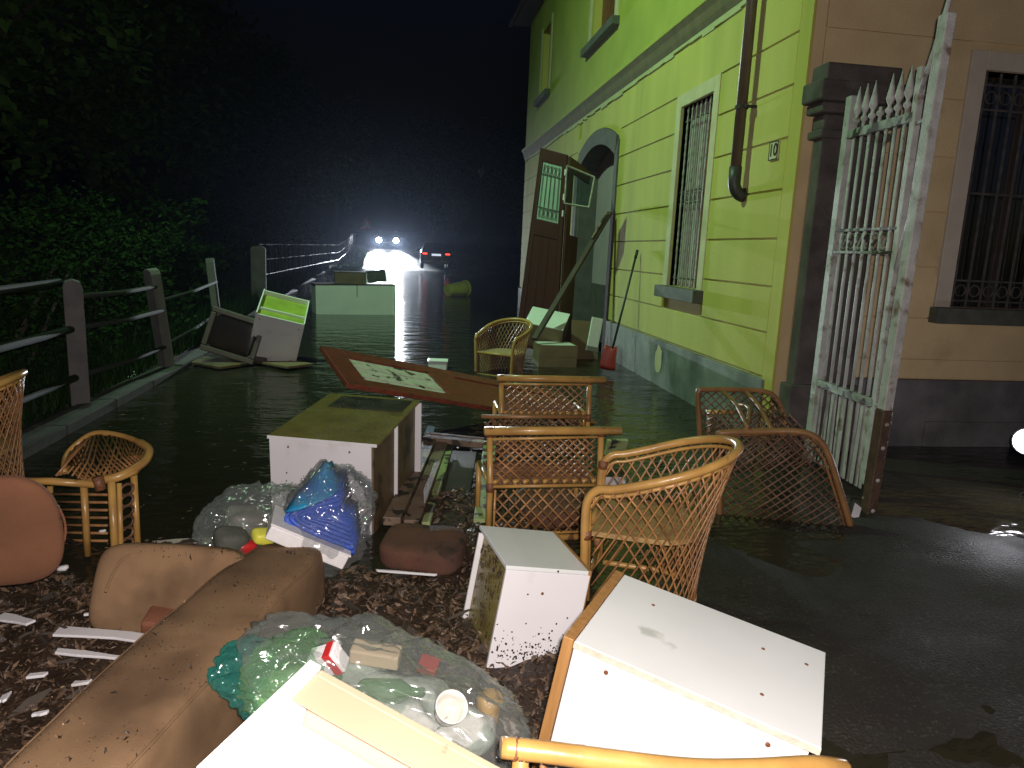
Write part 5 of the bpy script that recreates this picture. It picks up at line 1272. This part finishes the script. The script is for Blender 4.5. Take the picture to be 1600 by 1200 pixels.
for p in (hl, hr):
    lamp('headlight_beam', 'SPOT', p + Vector((0,-.12,0)), 24000, (.86,.93,1.0), .08, aim=Vector((p.x+.5, 46, -.4)), angle=34, blend=.8)
t0_, t1_ = aty(663, 396, 43), aty(700.5, 397.5, 43); tc2 = (t0_+t1_)/2
car('parked_car', 'dark car seen from behind with small red tail lights beside the oncoming car', (tc2.x, 43-2.1, tc2.z-.875), R(180)*0, False)
bpy.data.objects['parked_car'].rotation_euler = (0, 0, math.pi)
bpy.data.objects['parked_car'].location = (tc2.x, 43+2.1, tc2.z-.875)

# warning sign, far lamp
sg = thing('warning_sign', 'red and white triangular road sign beside the oncoming car', 'road sign'); s0 = aty(573, 352, 56)
MB().tube([(s0.x, s0.y+.05, .6), (s0.x, s0.y+.05, s0.z+.3)], .03, 8).build('pole', M['rail'], sg)
tri = lambda r: [Vector((s0.x + r*math.cos(R(90+k*120)) - .0, s0.y, s0.z + r*math.sin(R(90+k*120)))) for k in range(3)]
MB().prism(tri(.62), (0,.03,0)).build('plate', M['signred'], sg); MB().prism([p + Vector((0,-.012,0)) for p in tri(.33)], (0,.01,0)).build('inner_field', M['signwhite'], sg)
fl = thing('distant_lamp', 'unlit lantern on a thin post far down the street', 'street lamp'); f0 = aty(753, 271, 40)
MB().tube([(f0.x, 40, -.2), (f0.x, 40, f0.z-.15)], .05, 8).build('post', M['rail'], fl); MB().lathe([(.08,-.16),(.2,.14),(.22,.16),(.05,.28)], 12, Matrix.Translation(f0)).build('lantern', M['tvback'], fl)

# ------------------------------------------------------------------ vegetation
def leaf_cloud(b, cen, rad, count, size, rnd, hollow=.45, squash=1.0, up=.3):
    # clumps of leaf-sized quads spread through an uneven volume
    ncl = max(6, count//45)
    cl_ = []
    for _ in range(ncl):
        while True:
            p = Vector((rnd.uniform(-1,1), rnd.uniform(-1,1), rnd.uniform(-1,1)))
            if hollow < p.length <= 1: break
        p *= (1 + .35*noise.noise(p*2.1 + cen*.3)); cl_.append(p)
    for i in range(count):
        c = cl_[rnd.randrange(ncl)]; p = c + Vector((rnd.gauss(0,.10), rnd.gauss(0,.10), rnd.gauss(0,.08)))
        q = cen + Vector((p.x*rad[0], p.y*rad[1], p.z*rad[2]))
        a = Vector((rnd.uniform(-1,1), rnd.uniform(-1,1), rnd.uniform(-.6,.6))).normalized(); n_ = a.orthogonal().normalized(); s = size*rnd.uniform(.6,1.4)
        b.add([q, q + a*s*.5 + n_*s*.28, q + a*s, q + a*s*.5 - n_*s*.28], [(0,1,2,3)])
rnd = random.Random(11)
def bush(label, cen, rad, count, size, m='leaf', name='bush'):
    t = thing(name, label, 'bush', 'bushes behind the river railing')
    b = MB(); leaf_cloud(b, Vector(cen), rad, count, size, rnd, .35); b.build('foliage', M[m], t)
    for k in range(4): MB().tube([(cen[0]+rnd.uniform(-.2,.2), cen[1]+rnd.uniform(-.2,.2), -.1), (cen[0]+rnd.uniform(-1,1)*rad[0]*.5, cen[1]+rnd.uniform(-1,1)*rad[1]*.5, cen[2]+rad[2]*.2)], [.03,.012], 5).build('stem', M['bark'], t)
bl_ = [((-4.4,5.6,.9),(1.1,1.2,.95),'leafy dark bush behind the nearest railing at the left edge'), ((-4.3,8.2,1.0),(1.1,1.5,1.1),'leafy dark bush behind the gap between the first two railing posts'), ((-4.5,11.2,1.0),(1.2,1.8,1.2),'dark bush rising behind the tilted railing post'), ((-5.0,14.8,1.1),(1.4,2.2,1.35),'dark bush behind the television and narrow post'), ((-5.6,19.5,1.2),(1.5,2.6,1.5),'dim bush behind the wide concrete post'), ((-6.0,25.5,1.4),(1.5,3.4,1.6),'dim bush behind the near end of the iron fence'), ((-6.2,33,1.6),(1.5,4,1.8),'dim bush behind the middle of the iron fence'), ((-6.4,42,2.0),(1.6,4.5,2.2),'dim bush behind the far end of the iron fence')]
for cen, rad, lab in bl_: bush(lab, cen, rad, 5200 if cen[1] < 12 else 3000, .075 if cen[1] < 12 else .15)
def tree(label, base, h, rad, count, size, m='tree_leaf'):
    t = thing('broadleaf_tree', label, 'tree', 'trees on the dark river bank')
    b = MB(); leaf_cloud(b, Vector((base[0], base[1], base[2]+h*.62)), rad, count, size, rnd, .3); b.build('crown', M[m], t)
    tr_ = MB(); top = Vector((base[0]+rnd.uniform(-.3,.3), base[1], base[2]+h*.7)); tr_.tube([base, Vector(base).lerp(top,.5)+Vector((.1,0,0)), top], [.24,.16,.06], 9)
    tk = tr_.build('trunk', M['bark'], t, smooth=True); lm = MB()
    for k in range(7):
        a = rnd.uniform(0,6.28); s = Vector(base).lerp(top, rnd.uniform(.4,.95)); MB().tube([s, s + Vector((math.cos(a)*rad[0]*.6, math.sin(a)*rad[1]*.6, rad[2]*.3))], [.06,.015], 6).build('limb', M['bark'], t)
tl2 = [((-7.2,8.5,.4),8.5,(2.3,2.4,3.2),'tall tree at the far left behind the bushes'), ((-7.6,14.5,.5),9.5,(2.6,2.8,3.8),'tall dark tree behind the railing, second from the left'), ((-8.6,22,.6),10,(2.8,3.2,4),'dark tree above the pale chest, third from the left'), ((-9.2,32,.8),11,(3,3.8,4.4),'dark tree behind the iron fence, fourth from the left'), ((-8.4,45,1.0),11,(3,4.2,4.6),'dim tree beside the warning sign'), ((-6.5,68,1.8),12,(4.5,4,5),'dim tree behind the oncoming car'), ((2.5,78,2.2),12,(5,4,5),'dim tree beyond the parked car'), ((10,66,1.8),11,(4,4,4.8),'dim tree at the end of the street behind the house')]
for bs, h, rad, lab in tl2: tree(lab, bs, h, rad, 5200, .26 if bs[1] < 30 else .4)
bg_ = MB()
for k in range(16000):
    y_ = 3.5 + 42*rnd.random()**1.5; bx_ = -2.95 - .05*max(0, y_-10); x_ = bx_ - rnd.random()**1.6*2.2; z_ = gz(x_, y_); h_g = rnd.uniform(.08,.38)*(1 + .02*y_); a = rnd.uniform(0,6.28); ww = .006 + .0006*y_
    bg_.add([(x_-ww*math.cos(a), y_-ww*math.sin(a), z_-.02), (x_+ww*math.cos(a), y_+ww*math.sin(a), z_-.02), (x_+rnd.uniform(-.12,.12), y_+rnd.uniform(-.12,.12), z_+h_g)], [(0,1,2)])
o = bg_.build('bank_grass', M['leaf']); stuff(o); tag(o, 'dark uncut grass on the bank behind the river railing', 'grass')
# conifer with drooping boughs at the left edge
cf = thing('conifer_tree', 'conifer with drooping pale boughs at the left edge', 'tree', 'trees on the dark river bank')
cb = Vector((-6.0, 7.6, .3)); MB().tube([cb, cb + Vector((0,0,7))], [.2,.05], 9).build('trunk', M['bark'], cf, smooth=True)
nb2 = MB()
for k in range(46):
    z = 1.3 + k*.115; a = k*2.4; L_ = 1.9*(1 - k/60); d = Vector((math.cos(a), math.sin(a), 0)); s = cb + Vector((0,0,z))
    for j in range(90):
        f = rnd.random(); q = s + d*(L_*f) + Vector((0,0,.15*f - .55*f*f)); sd_ = Vector((-d.y, d.x, 0))*rnd.choice((-1,1)); e = (sd_*.6 + d*.5 + Vector((0,0,-.35 + rnd.uniform(-.2,.2)))).normalized()*rnd.uniform(.10,.24)*(1.15-f); w2 = Vector((0,0,1)).cross(e).normalized()*.012
        nb2.add([q - w2, q + w2, q + e], [(0,1,2)])
nb2.build('bough', M['needle'], cf)
# pale feathery shrub beyond the parked car
ps = thing('feathery_shrub', 'pale feathery shrub behind the parked car catching the light', 'bush'); p0 = aty(712, 365, 50)
fbm = MB()
for k in range(700):
    a = rnd.uniform(-.9,.9); f = rnd.random()**.6; q = p0 + Vector((math.sin(a)*1.3*f, rnd.uniform(-.4,.4), 2.2*f*math.cos(a*.7))); e = Vector((math.sin(a)*.5, rnd.uniform(-.3,.3), .5)).normalized()*.22
    fbm.add([q, q+Vector((.02,0,0)), q+e], [(0,1,2)])
fr_o = fbm.build('frond', mat('pale_frond', (.24,.24,.19), .7, (.17,.17,.14), 3, .5, island=.4), ps); stuff(fr_o); MB().tube([(p0.x,p0.y,.2), p0+Vector((0,0,.6))], [.08,.04], 6).build('stem', M['bark'], ps)
# grass verge lit by the headlights
gr = MB()
for k in range(5200):
    y_ = rnd.uniform(38, 59); x_ = -3.4 + rnd.uniform(-.75, .55) - .012*(y_-40); z_ = max(gz(x_, y_), 0) ; h_g = rnd.uniform(.12,.42); a = rnd.uniform(0,6.28)
    gr.add([(x_-.02*math.cos(a), y_-.02*math.sin(a), z_), (x_+.02*math.cos(a), y_+.02*math.sin(a), z_), (x_+rnd.uniform(-.12,.12), y_+rnd.uniform(-.12,.12), z_+h_g)], [(0,1,2)])
o = gr.build('verge_grass', M['grass']); stuff(o); tag(o, 'green grass verge lit by the headlights of the oncoming car', 'grass')

# ------------------------------------------------------------------ thin haze box added for the glow around the headlights
hz = MB().box((-120, -14, -1.5), (120, 205, 22)).build('haze', None); stuff(hz)
hm = bpy.data.materials.new('glow_haze'); hm.use_nodes = True; hn = hm.node_tree.nodes; hn.clear()
pv = hn.new('ShaderNodeVolumePrincipled'); pv.inputs['Color'].default_value = (.62, .74, 1.0, 1); pv.inputs['Density'].default_value = .00015; pv.inputs['Anisotropy'].default_value = .8
ho = hn.new('ShaderNodeOutputMaterial'); hm.node_tree.links.new(pv.outputs[0], ho.inputs['Volume']); hz.data.materials.append(hm)
tag(hz, 'thin haze added to glow around the headlights', 'haze')
